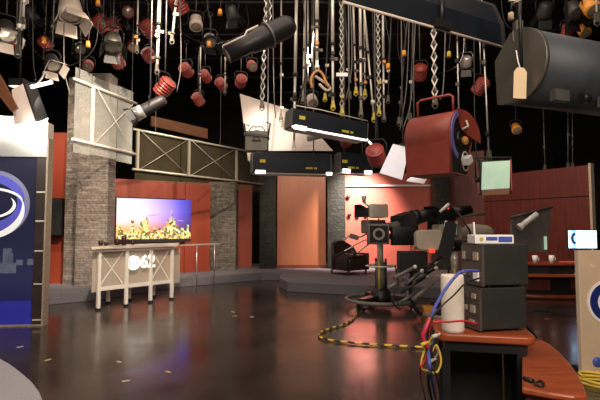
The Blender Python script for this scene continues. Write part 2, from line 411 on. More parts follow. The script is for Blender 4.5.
# red set walls
wl0 = Vector((DX(106, 12.6), 12.6)); wl1 = Vector((DX(210, 14.04), 14.04))
wdir = (wl1 - wl0).normalized()
struct(wallseg(wl0, wl1, STEP, 2.86, 0.12).build('wall_screen_side', M['red']))
# brighter pilaster strip on it
pa = wl0 + wdir * 2.12; pb = wl0 + wdir * 2.52; nn = Vector((wdir.y, -wdir.x))
struct(wallseg(pa + nn * 0.06, pb + nn * 0.06, STEP, 2.84, 0.055).build('trim_1', M['red']))
struct(MB().prism([(DX(234, 15.5), 15.5), (DX(252, 15.5), 15.5), (DX(252, 15.5), 15.6), (DX(234, 15.6), 15.6)], STEP, 2.95).build('wall_alcove', M['red']))
struct(MB().prism([(DX(344, 15.6), 15.6), (DX(441, 15.6), 15.6), (DX(441, 15.6), 15.72), (DX(344, 15.6), 15.72)], STEP, 3.35).build('wall_salmon', M['pink']))
struct(MB().box(((DX(345, 15.5) + DX(437, 15.5)) / 2, 15.55, 2.93), (3.0, 0.09, 0.055)).build('trim_2', M['white']))
struct(MB().prism([(DX(449, 14.9), 14.9), (DX(486, 14.3), 14.3), (DX(486, 14.3), 14.42), (DX(449, 14.9), 15.02)], 0, 3.9).build('wall_right_recess', M['darkred']))
wr0 = (DX(485, 13.9), 13.9); wr1 = (DX(591, 11.45), 11.45)
struct(wallseg(wr0, wr1, 0.0, 3.06, 0.12).build('wall_right_red', M['darkred']))
# seam line of that wall and its pale end post
wd = Vector((wr1[0] - wr0[0], wr1[1] - wr0[1], 0)).normalized(); wn = Vector((wd.y, -wd.x, 0)) * 0.006
s0 = Vector((*wr0, 2.30)) + wn; s1 = Vector((*wr1, 2.30)) + wn
struct(MB().plate([s0 - Vector((0, 0, .012)), s1 - Vector((0, 0, .012)), s1 + Vector((0, 0, .012)), s0 + Vector((0, 0, .012))], 0.008).build('trim_3', M['black']))
e = Vector((*wr1, 0)) + wd * 0.03
struct(MB(frame((e.x, e.y, 1.55), wd)).box((0, 0.05, 0), (0.055, 0.16, 3.1)).build('trim_4', M['beigetrim']))
# dark gap return next to alcove
# left red strip behind the graphic unit
struct(MB().prism([(DX(40, 10.9), 10.9), (DX(70, 10.9), 10.9), (DX(70, 10.9), 11.0), (DX(40, 10.9), 11.0)], STEP, 3.75).build('wall_left_red', M['red']))
# brown wood board above the second header
a = D(150, 130, 13.2); b = D(208, 148, 14.6)
brd = MB().plate([D(151, 126, 13.4), D(207, 139, 14.6), D(207, 129, 14.6), D(151, 116, 13.4)], 0.08).build('wood_board', M['brownwood'])
tag(brd, 'brown wooden board in the dark above the long glass header', 'board')
# small hanger rods for the board
# stone pillars
def pillar(px0, px1, Y, z0, z1, dep, label, m='stone', side=None):
    x0, x1 = DX(px0, Y), DX(px1, Y)
    if side:
        t = thing('stone_pillar', label, 'pillar', ((x0 + x1) / 2, Y + dep / 2, z0))
        MB().box(((x0 + x1) / 2, Y + dep / 2, (z0 + z1) / 2), (x1 - x0, dep, z1 - z0)).build('front_block', M[m], t, bevel=0.01)
        s0 = DX(side, Y + 0.3)
        MB().box(((s0 + x0) / 2, Y + 0.3 + dep / 2, (z0 + z1) / 2), (x0 - s0 - 0.002, dep, z1 - z0)).build('side_block', M[m], t, bevel=0.01)
    else:
        o = MB().box(((x0 + x1) / 2, Y + dep / 2, (z0 + z1) / 2), (x1 - x0, dep, z1 - z0)).build('stone_pillar', M[m], bevel=0.012)
        tag(o, label, 'pillar')
pillar(75.5, 107, 10.4, STEP, 5.0, 0.42, 'tall brown ledge-stone pillar behind the tall glass panel at left', side=64)
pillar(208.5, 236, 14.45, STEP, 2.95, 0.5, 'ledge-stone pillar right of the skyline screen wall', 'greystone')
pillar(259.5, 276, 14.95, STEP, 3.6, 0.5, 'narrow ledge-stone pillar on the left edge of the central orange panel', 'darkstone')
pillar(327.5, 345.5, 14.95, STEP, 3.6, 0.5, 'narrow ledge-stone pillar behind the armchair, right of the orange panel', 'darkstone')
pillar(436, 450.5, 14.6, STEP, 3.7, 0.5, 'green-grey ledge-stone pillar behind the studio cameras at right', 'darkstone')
# central panel
t = thing('set_panel', 'tall plain orange wood panel between two stone pillars in the centre', 'panel', (DX(301.5, 15.2), 15.25, STEP))
MB().box((DX(301.5, 15.2), 15.25, 1.92), (DX(326.6, 15.2) - DX(278.2, 15.2), 0.1, 3.36)).build('panel_board', M['orange'], t)
x0, x1 = DX(277, 15.14), DX(326.5, 15.14)
for k in range(1, 4):
    pass
MB().box(((x0 + x1) / 2, 15.17, STEP + 0.05), (x1 - x0, 0.04, 0.1)).build('skirting', M['cherrydark'], t)
# wall spots on the salmon wall
for i, (px, py, lab) in enumerate(((348, 197, 'small dark wall ornament highest on the salmon wall'), (349, 215, 'small dark wall ornament, leftmost of the row on the salmon wall'),
                      (357, 215, 'small dark wall ornament, middle of the row on the salmon wall'), (365, 214, 'small dark wall ornament nearest the studio camera on the salmon wall'))):
    p = D(px, py, 15.59)
    o = MB().lathe([(0.001, -0.10), (0.055, -0.10), (0.065, -0.07), (0.03, -0.05), (0.03, 0.012)], p, (0, 1, 0), 12).build('wall_ornament', M['metal']); tag(o, lab, 'wall ornament', 'dark ornaments on the salmon wall')
# black wall speaker on the left red strip
p0 = D(48, 198, 10.7); p1_ = D(62.5, 198, 10.7); zt = D(55, 198, 10.7).z; zb = D(55, 236, 10.7).z
t = thing('wall_speaker', 'flat black wall speaker on the red strip left of the stone pillar', 'speaker', ((p0.x + p1_.x) / 2, 10.8, zb))
MB().box(((p0.x + p1_.x) / 2, 10.79, (zt + zb) / 2), (p1_.x - p0.x, 0.21, zt - zb)).build('cabinet', M['metal'], t, bevel=0.015)
MB().box(((p0.x + p1_.x) / 2, 10.68, (zt + zb) / 2), (p1_.x - p0.x - 0.05, 0.012, zt - zb - 0.05)).build('grille', M['rubber'], t)

# ------------------------------------------------------------------ skyline screen
sm = wl0 + wdir * 0.0
def onwall(px, py, off=0.0):
    """point on screen wall hit by pixel, then pushed off the wall"""
    d = ray(px, py); n = Vector((nn.x, nn.y, 0)); p0 = Vector((wl0.x, wl0.y, 0)); k = (p0 - EYE).dot(n) / d.dot(n)
    return EYE + d * k + n * off
sBL = onwall(115.5, 242.5); sTR = onwall(189.5, 202)
sTL = onwall(115.5, 198); 
W = (Vector((sTR.x, sTR.y)) - Vector((sTL.x, sTL.y))).length; zb = sBL.z; H = sTL.z - zb
org = sBL + Vector((nn.x, nn.y, 0)) * 0.05
ang = math.atan2(wdir.y, wdir.x)
SM = Matrix.Translation((org.x, org.y, zb)) @ Matrix.Rotation(ang, 4, 'Z')
scr = thing('wall_screen', 'large lit wall screen showing a city skyline at violet sunset', 'screen', (org.x, org.y, zb), ang)
MB(SM).box((W / 2, 0.02, H / 2), (W + 0.06, 0.055, H + 0.06)).build('bezel', M['screenborder'], scr)
skym = ramp_emit('sunset_sky_picture', [(0, (1, 0.42, 0.16)), (0.12, (1, 0.55, 0.35)), (0.28, (1, 0.72, 0.70)), (0.6, (1, 0.90, 1.0)), (1, (0.75, 0.75, 1.0))], 'Z', (H * 0.28, H), 1.0,
                 [(0, (1, 0.97, 0.92)), (0.3, (0.95, 0.85, 0.95)), (0.6, (0.55, 0.42, 0.85)), (0.85, (0.16, 0.12, 0.62)), (1, (0.06, 0.05, 0.36))], 'X', (0, W), 1.0)
MB(SM).box((W / 2, -0.012, H / 2), (W, 0.01, H)).build('picture', skym, scr)
sk = MB(SM)
random.seed(11)
sil = [(0.00,.32),(0.04,.30),(0.08,.22),(0.12,.2),(.15,.22),(.18,.42),(.225,.24),(.25,.26),(.29,.40),(.33,.42),(.37,.46),(.41,.24),(.44,.2),(.48,.28),(.52,.22),(.55,.28),(.58,.24),(.62,.3),(.65,.40),(.69,.44),(.715,.58),(.735,.44),(.78,.34),(.82,.24),(.86,.28),(.90,.22),(.94,.34),(.97,.2)]
for i, (u, h) in enumerate(sil):
    h *= 1.18
    u1 = sil[i + 1][0] if i + 1 < len(sil) else 1.0
    wd_ = (u1 - u) * W * 0.98
    sk.box(((u + (u1 - u) / 2) * W, -0.021, h * H / 2), (wd_, 0.006, h * H))
    if h > 0.41: sk.box(((u + (u1 - u) / 2) * W, -0.021, h * H + 0.03), (0.02, 0.005, 0.07))
sk.build('skyline', M['city'], scr)
MB(SM).box((W / 2, -0.0265, 0.035 * H), (W, 0.003, 0.07 * H)).build('shoreline', M['rubber'], scr)
for cu, cv, s in ((0.47, .62, .16), (.54, .65, .10), (.62, .55, .12), (.85, .50, .12)):
    MB(SM).ring((cu * W, -0.0195, cv * H), 0.001, s * 0.5, 0.003, (0, 1, 0), seg=16, sx=1.6, sy=0.18).build('cloud', M['cloud'], scr)

# ------------------------------------------------------------------ presenter desk
L1 = G(98, 310.5); L4 = G(171.5, 299.5)
dd = (L4 - L1); dlen = dd.length; dang = math.atan2(dd.y, dd.x)
DM = Matrix.Translation(L1) @ Matrix.Rotation(dang, 4, 'Z')
dk = thing('presenter_desk', 'pale stand-up presenter desk with white posts and glowing front emblem', 'desk', L1, dang)
DH = 1.12
skx = (DM.inverted() @ G(106, 303.5)); SHX = skx.x / skx.y
def para(x0, x1, y0, y1): return [(x0 + SHX * y0, y0), (x1 + SHX * y0, y0), (x1 + SHX * y1, y1), (x0 + SHX * y1, y1)]
MB(DM).prism(para(-0.13, dlen + 0.16, -0.1, 0.72), DH, DH + 0.05).build('desk_top', M['desktop'], dk, bevel=0.008)
MB(DM).prism(para(-0.06, dlen + 0.06, -0.04, 0.66), DH - .05, DH).build('apron', M['white'], dk)
legs = [0.0, dlen * 0.345, dlen * 0.68, dlen]
for x in legs:
    lg = MB(DM).box((x, 0, (DH - .05) / 2 + .02), (0.06, 0.06, DH - .09)).build('leg', M['white'], dk, bevel=0.006)
    MB(DM).box((x, 0, 0.02), (0.07, 0.07, 0.04)).build('foot', M['rubber'], lg)
for x in (0.05, dlen * 0.32, dlen * 0.68, dlen - 0.02):
    lg = MB(DM).box((x + SHX * .6, 0.6, (DH - .05) / 2 + .02), (0.06, 0.06, DH - .09)).build('leg', M['white'], dk, bevel=0.006)
    MB(DM).box((x + SHX * .6, 0.6, 0.02), (0.07, 0.07, 0.04)).build('foot', M['rubber'], lg)
MB(DM).box((dlen / 2 + .08, 0.07, 0.70), (dlen + 0.36, 0.02, 0.74)).build('front_panel', M['acryl'], dk)
MB(DM).box((dlen / 2, 0.03, 0.385), (dlen, 0.04, 0.07)).build('cross_rail', M['white'], dk)
for a, b in ((legs[0], legs[1]), (legs[2], legs[3])):   # crossed bands in the outer bays
    x = MB(DM)
    for z0, z1 in ((0.44, 1.05), (1.05, 0.44)):
        x.plate([(a + .05, 0.05, z0 - .02), (b - .05, 0.05, z1 - .02), (b - .05, 0.05, z1 + .02), (a + .05, 0.05, z0 + .02)], 0.008)
    x.build('cross_brace', M['white'], dk)
# emblem: eye disc and the number
ex, ez = dlen * 0.47, 0.83
lg = MB(DM).ring((ex - 0.06, -0.005, ez), 0.105, 0.14, 0.03, (0, 1, 0), seg=28)
lg.build('eye_emblem_ring', M['logo'], dk)
ey = MB(DM)
ey.ring((ex - 0.06, -0.004, ez), 0.001, 0.05, 0.03, (0, 1, 0), seg=20)
for sg in (1, -1):
    pts = [(ex - 0.06 + 0.105 * math.cos(t), 0, ez + sg * 0.09 * math.sin(t)) for t in [PI * i / 12 for i in range(13)]]
    inn = [(ex - 0.06 + 0.098 * math.cos(t), 0, ez + sg * 0.062 * math.sin(t)) for t in [PI * i / 12 for i in range(13)]]
    for i in range(12): ey.plate([pts[i], pts[i + 1], inn[i + 1], inn[i]], 0.026, (0, 1, 0))
ey.build('eye_emblem', M['logo'], dk)
tm = text_mesh('62', 0.35, 0.012)
MB(DM).mesh(tm, Matrix.Translation((ex + 0.265, -0.012, ez + 0.0)) @ Matrix.Rotation(PI / 2, 4, 'X')).build('number', M['logo'], dk)
# dark cups and odds on the desk top
for i, (u, v, r, h, lab) in enumerate(((-0.10, .45, .034, .07, 'dark cup at the far left end of the desk top'), (0.05, .30, .03, .05, 'low dark pot second from the left end of the desk top'),
                                  (0.25, .5, .035, .09, 'dark cup left of the tallest one on the desk top'), (0.42, .4, .038, .13, 'tallest dark cup on the desk top below the screen corner'),
                                  (0.60, .52, .03, .07, 'dark cup right of the tallest one on the desk top'))):
    p = DM @ Vector((u + SHX * v, v, DH + 0.05))
    r *= 1.4; h *= 1.4
    t = thing('dark_cup', lab, 'cup', p, 0, 'dark cups on the presenter desk')
    MB(Matrix.Translation(p)).lathe([(0.001, 0), (r * .8, 0), (r, h), (r * .86, h), (r * .7, 0.01), (0.001, 0.01)], (0, 0, 0), (0, 0, 1), 14).build('body', M['darkcup'], t)
    MB(Matrix.Translation(p)).tube([(r * .9, 0, h * .8), (r * 1.5, 0, h * .75), (r * 1.55, 0, h * .4), (r * .85, 0, h * .25)], 0.005, 6).build('handle', M['darkcup'], t)
# narrow glass shelf right of the desk
gs0 = D(183, 245.5, 11.4); gs1 = D(216, 245.5, 12.6)
gz = 1.1; gd = (Vector((gs1.x, gs1.y, 0)) - Vector((gs0.x, gs0.y, 0))); ga = math.atan2(gd.y, gd.x)
GM = Matrix.Translation((gs0.x, gs0.y, 0)) @ Matrix.Rotation(ga, 4, 'Z'); gl = gd.length
t = thing('glass_shelf', 'narrow glass shelf on thin posts between presenter desk and stone pillar', 'shelf', (gs0.x, gs0.y, 0), ga)
MB(GM).box((gl / 2, 0, gz), (gl, 0.30, 0.03)).build('shelf_top', M['glass'], t, bevel=0.004)
for x, z in ((gl * 0.40, 0), (gl - 0.06, 0)):
    q = GM @ Vector((x, 0, 0)); zz = STEP if q.y > 12.15 else 0.0
    MB(GM).cyl((x, 0, zz), (x, 0, gz - .017), 0.014).build('post', M['alu'], t)

# ------------------------------------------------------------------ glass headers
def header(name, P0, P1, z_lo, z_hi, z_top, z_bot, panes, label, braces, gm, postm='alu'):
    P0 = Vector(P0); P1 = Vector(P1); d = (P1 - P0); ln = d.length; a = math.atan2(d.y, d.x)
    hm = Matrix.Translation((P0.x, P0.y, 0)) @ Matrix.Rotation(a, 4, 'Z')
    t = thing(name, label, 'glass header', (P0.x, P0.y, z_bot), a)
    for z in (z_lo, z_hi): MB(hm).cyl((-0.08, 0, z), (ln + 0.05, 0, z), 0.028).build('rail', M[postm], t)
    for i in range(len(panes) - 1):
        u0, u1 = panes[i] * ln, panes[i + 1] * ln
        MB(hm).box(((u0 + u1) / 2, 0.05, (z_top + z_bot) / 2), (u1 - u0 - 0.03, 0.014, z_top - z_bot - 0.06 * (i % 2) + (0.0))).build('glass_pane', M[gm], t)
    for u in braces['posts']: MB(hm).box((u * ln, 0.0, (z_lo + z_hi) / 2), (0.055, 0.05, z_hi - z_lo)).build('upright', M[postm], t)
    for u0, u1 in braces['x']:
        MB(hm).tube([(u0 * ln, -0.01, z_lo), (u1 * ln, -0.01, z_hi)], 0.007, 6).build('brace', M[postm], t)
        MB(hm).tube([(u0 * ln, -0.03, z_hi), (u1 * ln, -0.03, z_lo)], 0.007, 6).build('brace', M[postm], t)
    for u in braces['hang']:
        MB(hm).cyl((u * ln, 0.02, z_hi), (u * ln, 0.02, 6.85), 0.007, seg=6).build('hanging_wire', M['greycable'], t)
    return t, hm, ln
h1a = D(77, 77, 9.0); h1b = D(135, 101, 10.7)
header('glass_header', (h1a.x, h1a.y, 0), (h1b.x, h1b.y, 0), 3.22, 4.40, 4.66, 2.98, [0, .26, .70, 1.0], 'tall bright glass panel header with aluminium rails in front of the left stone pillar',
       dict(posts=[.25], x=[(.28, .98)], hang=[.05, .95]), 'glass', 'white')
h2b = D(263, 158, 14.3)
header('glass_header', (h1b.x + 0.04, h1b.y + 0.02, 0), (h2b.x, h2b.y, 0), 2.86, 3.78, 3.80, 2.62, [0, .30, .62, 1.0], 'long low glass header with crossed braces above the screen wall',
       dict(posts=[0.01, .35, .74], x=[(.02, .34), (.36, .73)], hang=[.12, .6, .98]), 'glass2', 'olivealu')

# ------------------------------------------------------------------ left graphic unit
def lp(px, py, Y): return D(px, py, Y)
uY = 7.1; uang = 0.10
cR = G(43.0, 326); UL = 3.2
UM = Matrix.Translation(cR) @ Matrix.Rotation(uang, 4, 'Z')
uz = lambda y: D(40, y, cR.y).z
pxw = cR.y / FPX
un = thing('graphic_wall_unit', 'tall display wall with silver and blue swirl graphic at the left edge', 'display wall', UM @ Vector((-1.2, 0.1, 0)), uang)
HT = uz(138)
MB(UM).box((-UL / 2 - 0.03, 0.13, HT / 2), (UL, 0.16, HT)).build('frame', M['darktrim'], un)
zt = uz(157); zb2 = 0.03
bluegrad = ramp_emit('navy_backlit_print', [(0, (0.02, 0.025, 0.20)), (0.14, (0.012, 0.014, 0.09)), (0.28, (0.03, 0.03, 0.10)), (0.6, (0.012, 0.012, 0.05)), (1, (0.02, 0.02, 0.05))], 'Z', (0, zt), 0.38)
MB(UM).box((-UL / 2 - 0.095, 0.04, (zt + zb2) / 2), (UL - 0.20, 0.02, zt - zb2)).build('display_panel', bluegrad, un)
MB(UM).box((-UL / 2 - 0.095, 0.027, 0.2), (UL - 0.20, 0.008, 0.37)).build('blue_band', M['graphicblue'], un)
MB(UM).box((-UL / 2 - 0.03, 0.025, (uz(138.5) + zt) / 2), (UL, 0.05, uz(138.5) - zt)).build('header_band', M['alu'], un)
MB(UM).box((-0.105, 0.035, zt / 2), (0.155, 0.03, zt)).build('edge_strip', M['darktrim'], un)
MB(UM).box((-0.012, 0.08, HT / 2), (0.028, 0.19, HT)).build('edge_board', M['beigetrim'], un)
for y in (192, 221, 251, 284, 320):
    MB(UM).box((-0.105, 0.017, uz(y)), (0.13, 0.006, 0.022)).build('edge_mark', M['white'], un)
for y in (250 - 6,): pass
# swirl bands (printed crescents on the panel)
MB(UM).box((-UL / 2 - 0.03, 0.12, (uz(138) + uz(122)) / 2), (UL, 0.22, uz(122) - uz(138))).build('cornice', M['white'], un)
cx = (-12 - 43.0) * pxw; cz = uz(206)
def cres(r, wdt, a0, a1, sx, sy, dx, dz, mname, off):
    MB(UM).ring((cx + dx, 0.026 - off, cz + dz), r - wdt / 2, r + wdt / 2, 0.004, (0, 1, 0), math.radians(a0), math.radians(a1), 40, sx, sy,
                w0=lambda t: 0.06 + math.sin(PI * min(1, t)) ** 0.8).build('swirl_band', M[mname], un)
cres(0.52, 0.16, -70, 150, 1.0, 0.95, 0.0, 0.0, 'swgrey', 0.001)
cres(0.47, 0.15, -20, 175, 1.05, 0.80, -0.02, 0.06, 'swblue', 0.004)
cres(0.50, 0.085, 0, 175, 1.0, 0.42, -0.02, 0.06, 'swsilver', 0.007)
cres(0.50, 0.20, -130, 30, 1.0, 0.62, -0.03, -0.02, 'swblue', 0.004)
cres(0.53, 0.10, -125, 12, 1.0, 0.86, -0.03, -0.02, 'swsilver', 0.008)
cres(0.42, 0.06, -110, 30, 1.0, 0.5, -0.05, 0.02, 'swsilver', 0.009)
cp = MB(UM)
random.seed(3)
x = -UL + 0.1
cp.box((-UL / 2 - 0.21, 0.0275, uz(268)), (UL - 0.46, 0.003, 0.16))
while x < -0.24:
    w = random.uniform(0.05, 0.12); h = random.uniform(0.05, 0.2)
    cp.box((x + w / 2, 0.0275, uz(265) + h / 2), (w, 0.003, h)); x += w + random.uniform(0, .08)
cp.box((-0.575, 0.0275, uz(256)), (0.13, 0.003, 0.24))
cp.build('city_print', M['cityprint'], un)
MB(UM).box((-UL / 2 - 0.03, 0.02, 0.012), (UL, 0.05, 0.024)).build('plinth', M['beigetrim'], un)

# ------------------------------------------------------------------ armchair
ca = G(350, 275.5, STEP); ca.y += 0.45
AM = Matrix.Translation(ca) @ Matrix.Rotation(math.radians(38), 4, 'Z') @ Matrix.Scale(1.05, 4)
ch = thing('armchair', 'dark brown leather tub armchair on the platform before the stone pillar', 'armchair', ca, math.radians(38))
MB(AM).rbox((0, -0.02, 0.27), (0.62, 0.72, 0.30), 0.06).build('seat_base', M['leather'], ch, bevel=0.02)
MB(AM).rbox((0, -0.06, 0.46), (0.54, 0.62, 0.12), 0.08).build('seat_cushion', M['leather'], ch, bevel=0.03)
bk = MB(AM)
prof = []
for i in range(17):
    t = PI * i / 16; prof.append((0.42 * math.cos(t), 0.10 + 0.34 * math.sin(t)))
for k in range(16):
    (xa, ya), (xb, yb) = prof[k], prof[k + 1]
    za = 0.56 + 0.32 * math.sin(PI * k / 16) ** 0.7; zb_ = 0.56 + 0.32 * math.sin(PI * (k + 1) / 16) ** 0.7
    ia, ib = Vector((xa * .76, 0.10 + (ya - .10) * .70)), Vector((xb * .76, 0.10 + (yb - .10) * .70))
    bk.add([(xa, ya, .12), (xb, yb, .12), (ib.x, ib.y, .12), (ia.x, ia.y, .12), (xa, ya, za), (xb, yb, zb_), (ib.x, ib.y, zb_), (ia.x, ia.y, za)],
           [(0, 1, 5, 4), (2, 3, 7, 6), (4, 5, 6, 7), (0, 3, 2, 1)], True)
bk.build('backrest', M['leather'], ch)
for s in (-1, 1): MB(AM).rbox((s * 0.37, -0.14, 0.34), (0.105, 0.5, 0.44), 0.05).build('arm', M['leather'], ch, bevel=0.02)
for x in (-.32, .32):
    for y in (-.33, .3): MB(AM).cyl((x, y, 0), (x, y, 0.125), 0.02, 0.028, 8).build('leg', M['cherrydark'], ch)

# ------------------------------------------------------------------ floor tape marks
tapes = [(233, 312, 'tape', 'white'), (235, 316, 'ytape', 'yellow'), (252, 317, 'tape', 'white'), (119, 362, 'tape', 'white'), (48, 360, 'ytape', 'yellow'), (126, 381, 'tape', 'white'),
         (20, 347, 'tape', 'white'), (168, 372, 'ytape', 'yellow'), (523, 313, 'tape', 'white'), (547, 319, 'rtape', 'red'), (578, 322, 'tape', 'white')]
tl = ['small white tape mark on the floor, farther left of the pair before the orange panel', 'small yellow tape mark on the floor just below the white one, mid floor', 'small white tape mark on the floor mid room, right of the yellow one',
      'white tape speck on the floor below the presenter desk', 'yellow tape mark on the floor above the rounded riser', 'white tape speck on the floor nearest the bottom edge at left',
      'white tape mark on the floor in front of the blue band', 'yellow tape scrap on the front floor below the desk reflection', 'white tape mark beside the black equipment boxes on the far right floor', 'red tape dot on the far right floor', 'white tape mark on the floor next to the cream podium']
for (px, py, m, cn), lab in zip(tapes, tl):
    p = G(px, py); a = random.uniform(0, 3)
    o = MB(Matrix.Translation(p) @ Matrix.Rotation(a, 4, 'Z')).box((0, 0, 0.002), (0.075, 0.035, 0.003)).build('tape_mark', M[m]); tag(o, lab, 'tape', 'tape marks on the studio floor')

# striped cable on the floor
pts = [G(*p, 0.022) for p in ((362, 306), (356, 309), (356, 315), (349, 322), (335, 327), (323, 331), (319, 334), (321, 337.5), (330, 340), (350, 342.5), (375, 344.5), (400, 346), (428, 347.5))]
o = MB().tube(bez(pts, 8), 0.0165, 8, uv=True).build('striped_cable', M['stripe']); tag(o, 'yellow and black striped cable looping across the dark floor to the cameras', 'cable')

# ------------------------------------------------------------------ equipment cart at right
k0 = G(436, 333, 0.86); cartang = math.radians(-13)
cw, cd = 0.575, 0.50
kM = Matrix.Translation((k0.x, k0.y, 0)) @ Matrix.Rotation(cartang, 4, 'Z')
kt = thing('equipment_cart', 'black equipment cart with rounded cherry wood top under the stacked boxes', 'cart', kM @ Vector((cw / 2, cd / 2, 0)), cartang)
MB(kM).rbox((cw / 2, cd / 2, 0.835), (cw, cd, 0.05), 0.06).build('top', M['cherry'], kt, bevel=0.012)
MB(kM).box((cw / 2, cd / 2, 0.78), (cw - 0.1, cd - 0.06, 0.06)).build('apron', M['metal'], kt)
for x, y in ((0.06, 0.04), (cw - 0.09, 0.04), (0.06, cd - 0.06), (cw - 0.09, cd - 0.06)):
    lg = MB(kM).box((x, y, 0.41), (0.045, 0.045, 0.70)).build('leg', M['metal'], kt)
    MB(kM).cyl((x - .015, y, 0.035), (x + .015, y, 0.035), 0.035, seg=12).build('caster', M['rubber'], lg)
for x in (cw - 0.06,): MB(kM).box((x, cd / 2, 0.42), (0.02, cd - 0.12, 0.66)).build('side_panel', M['metal'], kt)
MB(kM).box((cw / 2, cd / 2, 0.2), (cw - 0.12, cd - 0.1, 0.03)).build('lower_shelf', M['metal'], kt)
MB(kM).box((cw / 2 - .02, cd - 0.05, 0.5), (cw - 0.2, 0.012, 0.5)).build('back_panel', M['metal'], kt)
MB(kM).cyl((0.13, 0.0, 0.34), (0.13, 0.03, 0.34), 0.02, seg=12).build('knob', M['button'], kt)
def rackbox(pxl, pyb, z0, w, d, h, a, label, rows):
    p = D(pxl, pyb, 2.93); m = Matrix.Translation((p.x, p.y, z0)) @ Matrix.Rotation(a, 4, 'Z')
    t = thing('rack_unit', label, 'equipment box', (p.x, p.y, z0), a)
    MB(m).box((d / 2, w / 2, h / 2 + .008), (d, w, h - .016)).build('case', M['rack'], t, bevel=0.006)
    MB(m).box((-0.006, w / 2, h / 2), (0.014, w, h - .02)).build('face_plate', M['rackface'], t)
    for y in (0.03, w - 0.03):
        for x in (0.05, d - .05): MB(m).cyl((x, y, 0), (x, y, 0.01), 0.012, seg=8).build('foot', M['rubber'], t)
    for (v, zz, bw, bh, mm) in rows:
        MB(m).box((-0.018, v * w, zz * h), (0.012, bw, bh)).build('button', M[mm], t)
    return m, t
bh = 0.272
rackbox(482, 330, 0.861, 0.27, 0.315, bh, math.radians(-12 + 24), 'lower black equipment box on the cart with a port-filled left face',
        [(.2, .8, .04, .03, 'button'), (.5, .8, .04, .03, 'grey'), (.8, .78, .05, .04, 'button'), (.25, .5, .045, .045, 'button'), (.55, .5, .03, .03, 'button'), (.8, .5, .03, .03, 'grey'), (.3, .2, .05, .025, 'button'), (.7, .2, .05, .025, 'grey')])
rackbox(484.5, 288, 0.861 + bh, 0.25, 0.305, 0.27, math.radians(10), 'upper dark green equipment box stacked on the lower one under the router',
        [(.25, .72, .05, .05, 'button'), (.6, .72, .05, .05, 'grey'), (.82, .72, .03, .05, 'button'), (.25, .25, .055, .055, 'whitecard'), (.6, .3, .04, .03, 'grey'), (.82, .3, .03, .03, 'button')])
# router
zr = 0.861 + bh + 0.27
p = D(475, 241, 3.0); rm = Matrix.Translation((p.x, p.y, zr)) @ Matrix.Rotation(math.radians(-2), 4, 'Z')
rt = thing('network_router', 'small white and blue router lying on top of the stacked equipment boxes', 'router', (p.x, p.y, zr), math.radians(-2))
MB(rm).box((0.122, 0.075, 0.03), (0.245, 0.15, 0.056)).build('case', M['whitecard'], rt, bevel=0.004)
MB(rm).box((0.105, -0.0015, 0.034), (0.07, 0.003, 0.022)).build('label_patch', M['blue'], rt)
MB(rm).box((0.19, -0.0015, 0.030), (0.085, 0.003, 0.034)).build('label_patch', M['blue'], rt)
MB(rm).cyl((0.04, 0.0, 0.03), (0.04, -0.003, 0.03), 0.013, seg=12).build('indicator', M['ytape'], rt)
MB(rm).tube([(0.03, 0.1, 0.058), (0.03, 0.1, 0.10), (0.028, 0.1, 0.14)], 0.006, 6).build('antenna', M['whitecard'], rt)
# paper towel roll
p = D(453, 327, 2.98); p.z = 0.86
t = thing('paper_towel_roll', 'white paper towel roll standing on the cart left of the boxes', 'paper roll', p)
MB(Matrix.Translation(p)).lathe([(0.022, 0.0), (0.066, 0.0), (0.068, 0.02), (0.070, 0.34), (0.067, 0.352), (0.022, 0.352), (0.022, 0.0)], (0, 0, 0), (0, 0, 1), 24).build('paper', M['paper'], t)
MB(Matrix.Translation(p)).lathe([(0.019, 0.001), (0.0215, 0.001), (0.0215, 0.353), (0.019, 0.353), (0.019, 0.001)], (0, 0, 0), (0, 0, 1), 16).build('core', M['tag'], t)
# cables by the cart
def cable(pts, r, m, label, name='cable', n=8, group=None):
    o = MB().tube(bez(pts, n), r, 8).build(name, M[m]); return tag(o, label, 'cable', group)
yc = 2.66
q = lambda x, y, Y=yc: D(x, y, Y)
cable([q(478, 271, 2.78), q(466, 271), q(458, 274), q(447, 287), q(436, 305), q(431, 318), q(424, 330), q(428, 350), q(431, 375), G(436, 402)], 0.009, 'bluecable', 'thick blue cable running from the boxes down past the cart top')
cable([q(430, 318, 2.64), q(426, 328, 2.62), q(423, 337, 2.62), q(428, 348, 2.63)], 0.012, 'redcable', 'red cable end hanging beside the cart top')
cable([q(480, 278, 2.75), q(466, 283), q(454, 295), q(442, 306), q(430, 322, 2.63), q(428, 356), q(437, 378), G(441, 404)], 0.005, 'blackcable', 'thin black cable crossing before the paper roll')
cable([q(478, 324, 2.72), q(464, 321, 2.66), q(448, 322, 2.63), q(436, 322, 2.62), q(429, 331), q(426, 358), q(420, 372), G(425, 398)], 0.006, 'redcable', 'thin red cable lying across the cart top to its left edge')
cable([q(433, 335), q(424, 352), q(421, 367), q(428, 371), q(437, 372), q(441, 360), q(436, 345), q(430, 356)], 0.006, 'yellowcable', 'yellow cable loop hanging off the left of the cart')
cable([q(437, 338), q(431, 350), q(434, 365), q(428, 380), G(433, 406)], 0.01, 'blackcable', 'thick black cable hanging down along the cart leg')
cable([q(440, 334), q(434, 341), q(429, 347), q(433, 358), q(438, 352), q(432, 340)], 0.006, 'greycable', 'grey cable tangle beside the cart corner')
for (x, y, m, lab) in ((421, 345, 'yellowcable', 'yellow cable plug hanging left of the cart'), (432, 337, 'tape', 'white cable plug hanging at the cart corner'), (428, 362, 'button', 'pale cable plug lowest beside the cart')):
    p = q(x, y, yc - 0.05)
    o = MB().cyl(p, p + Vector((0.03, 0, 0.012)), 0.011, 0.009, 10).cyl(p + Vector((0.03, 0, 0.012)), p + Vector((0.045, 0, 0.018)), 0.006, seg=8).build('cable_plug', M[m]); tag(o, lab, 'plug', 'plugs hanging from the cart cables')
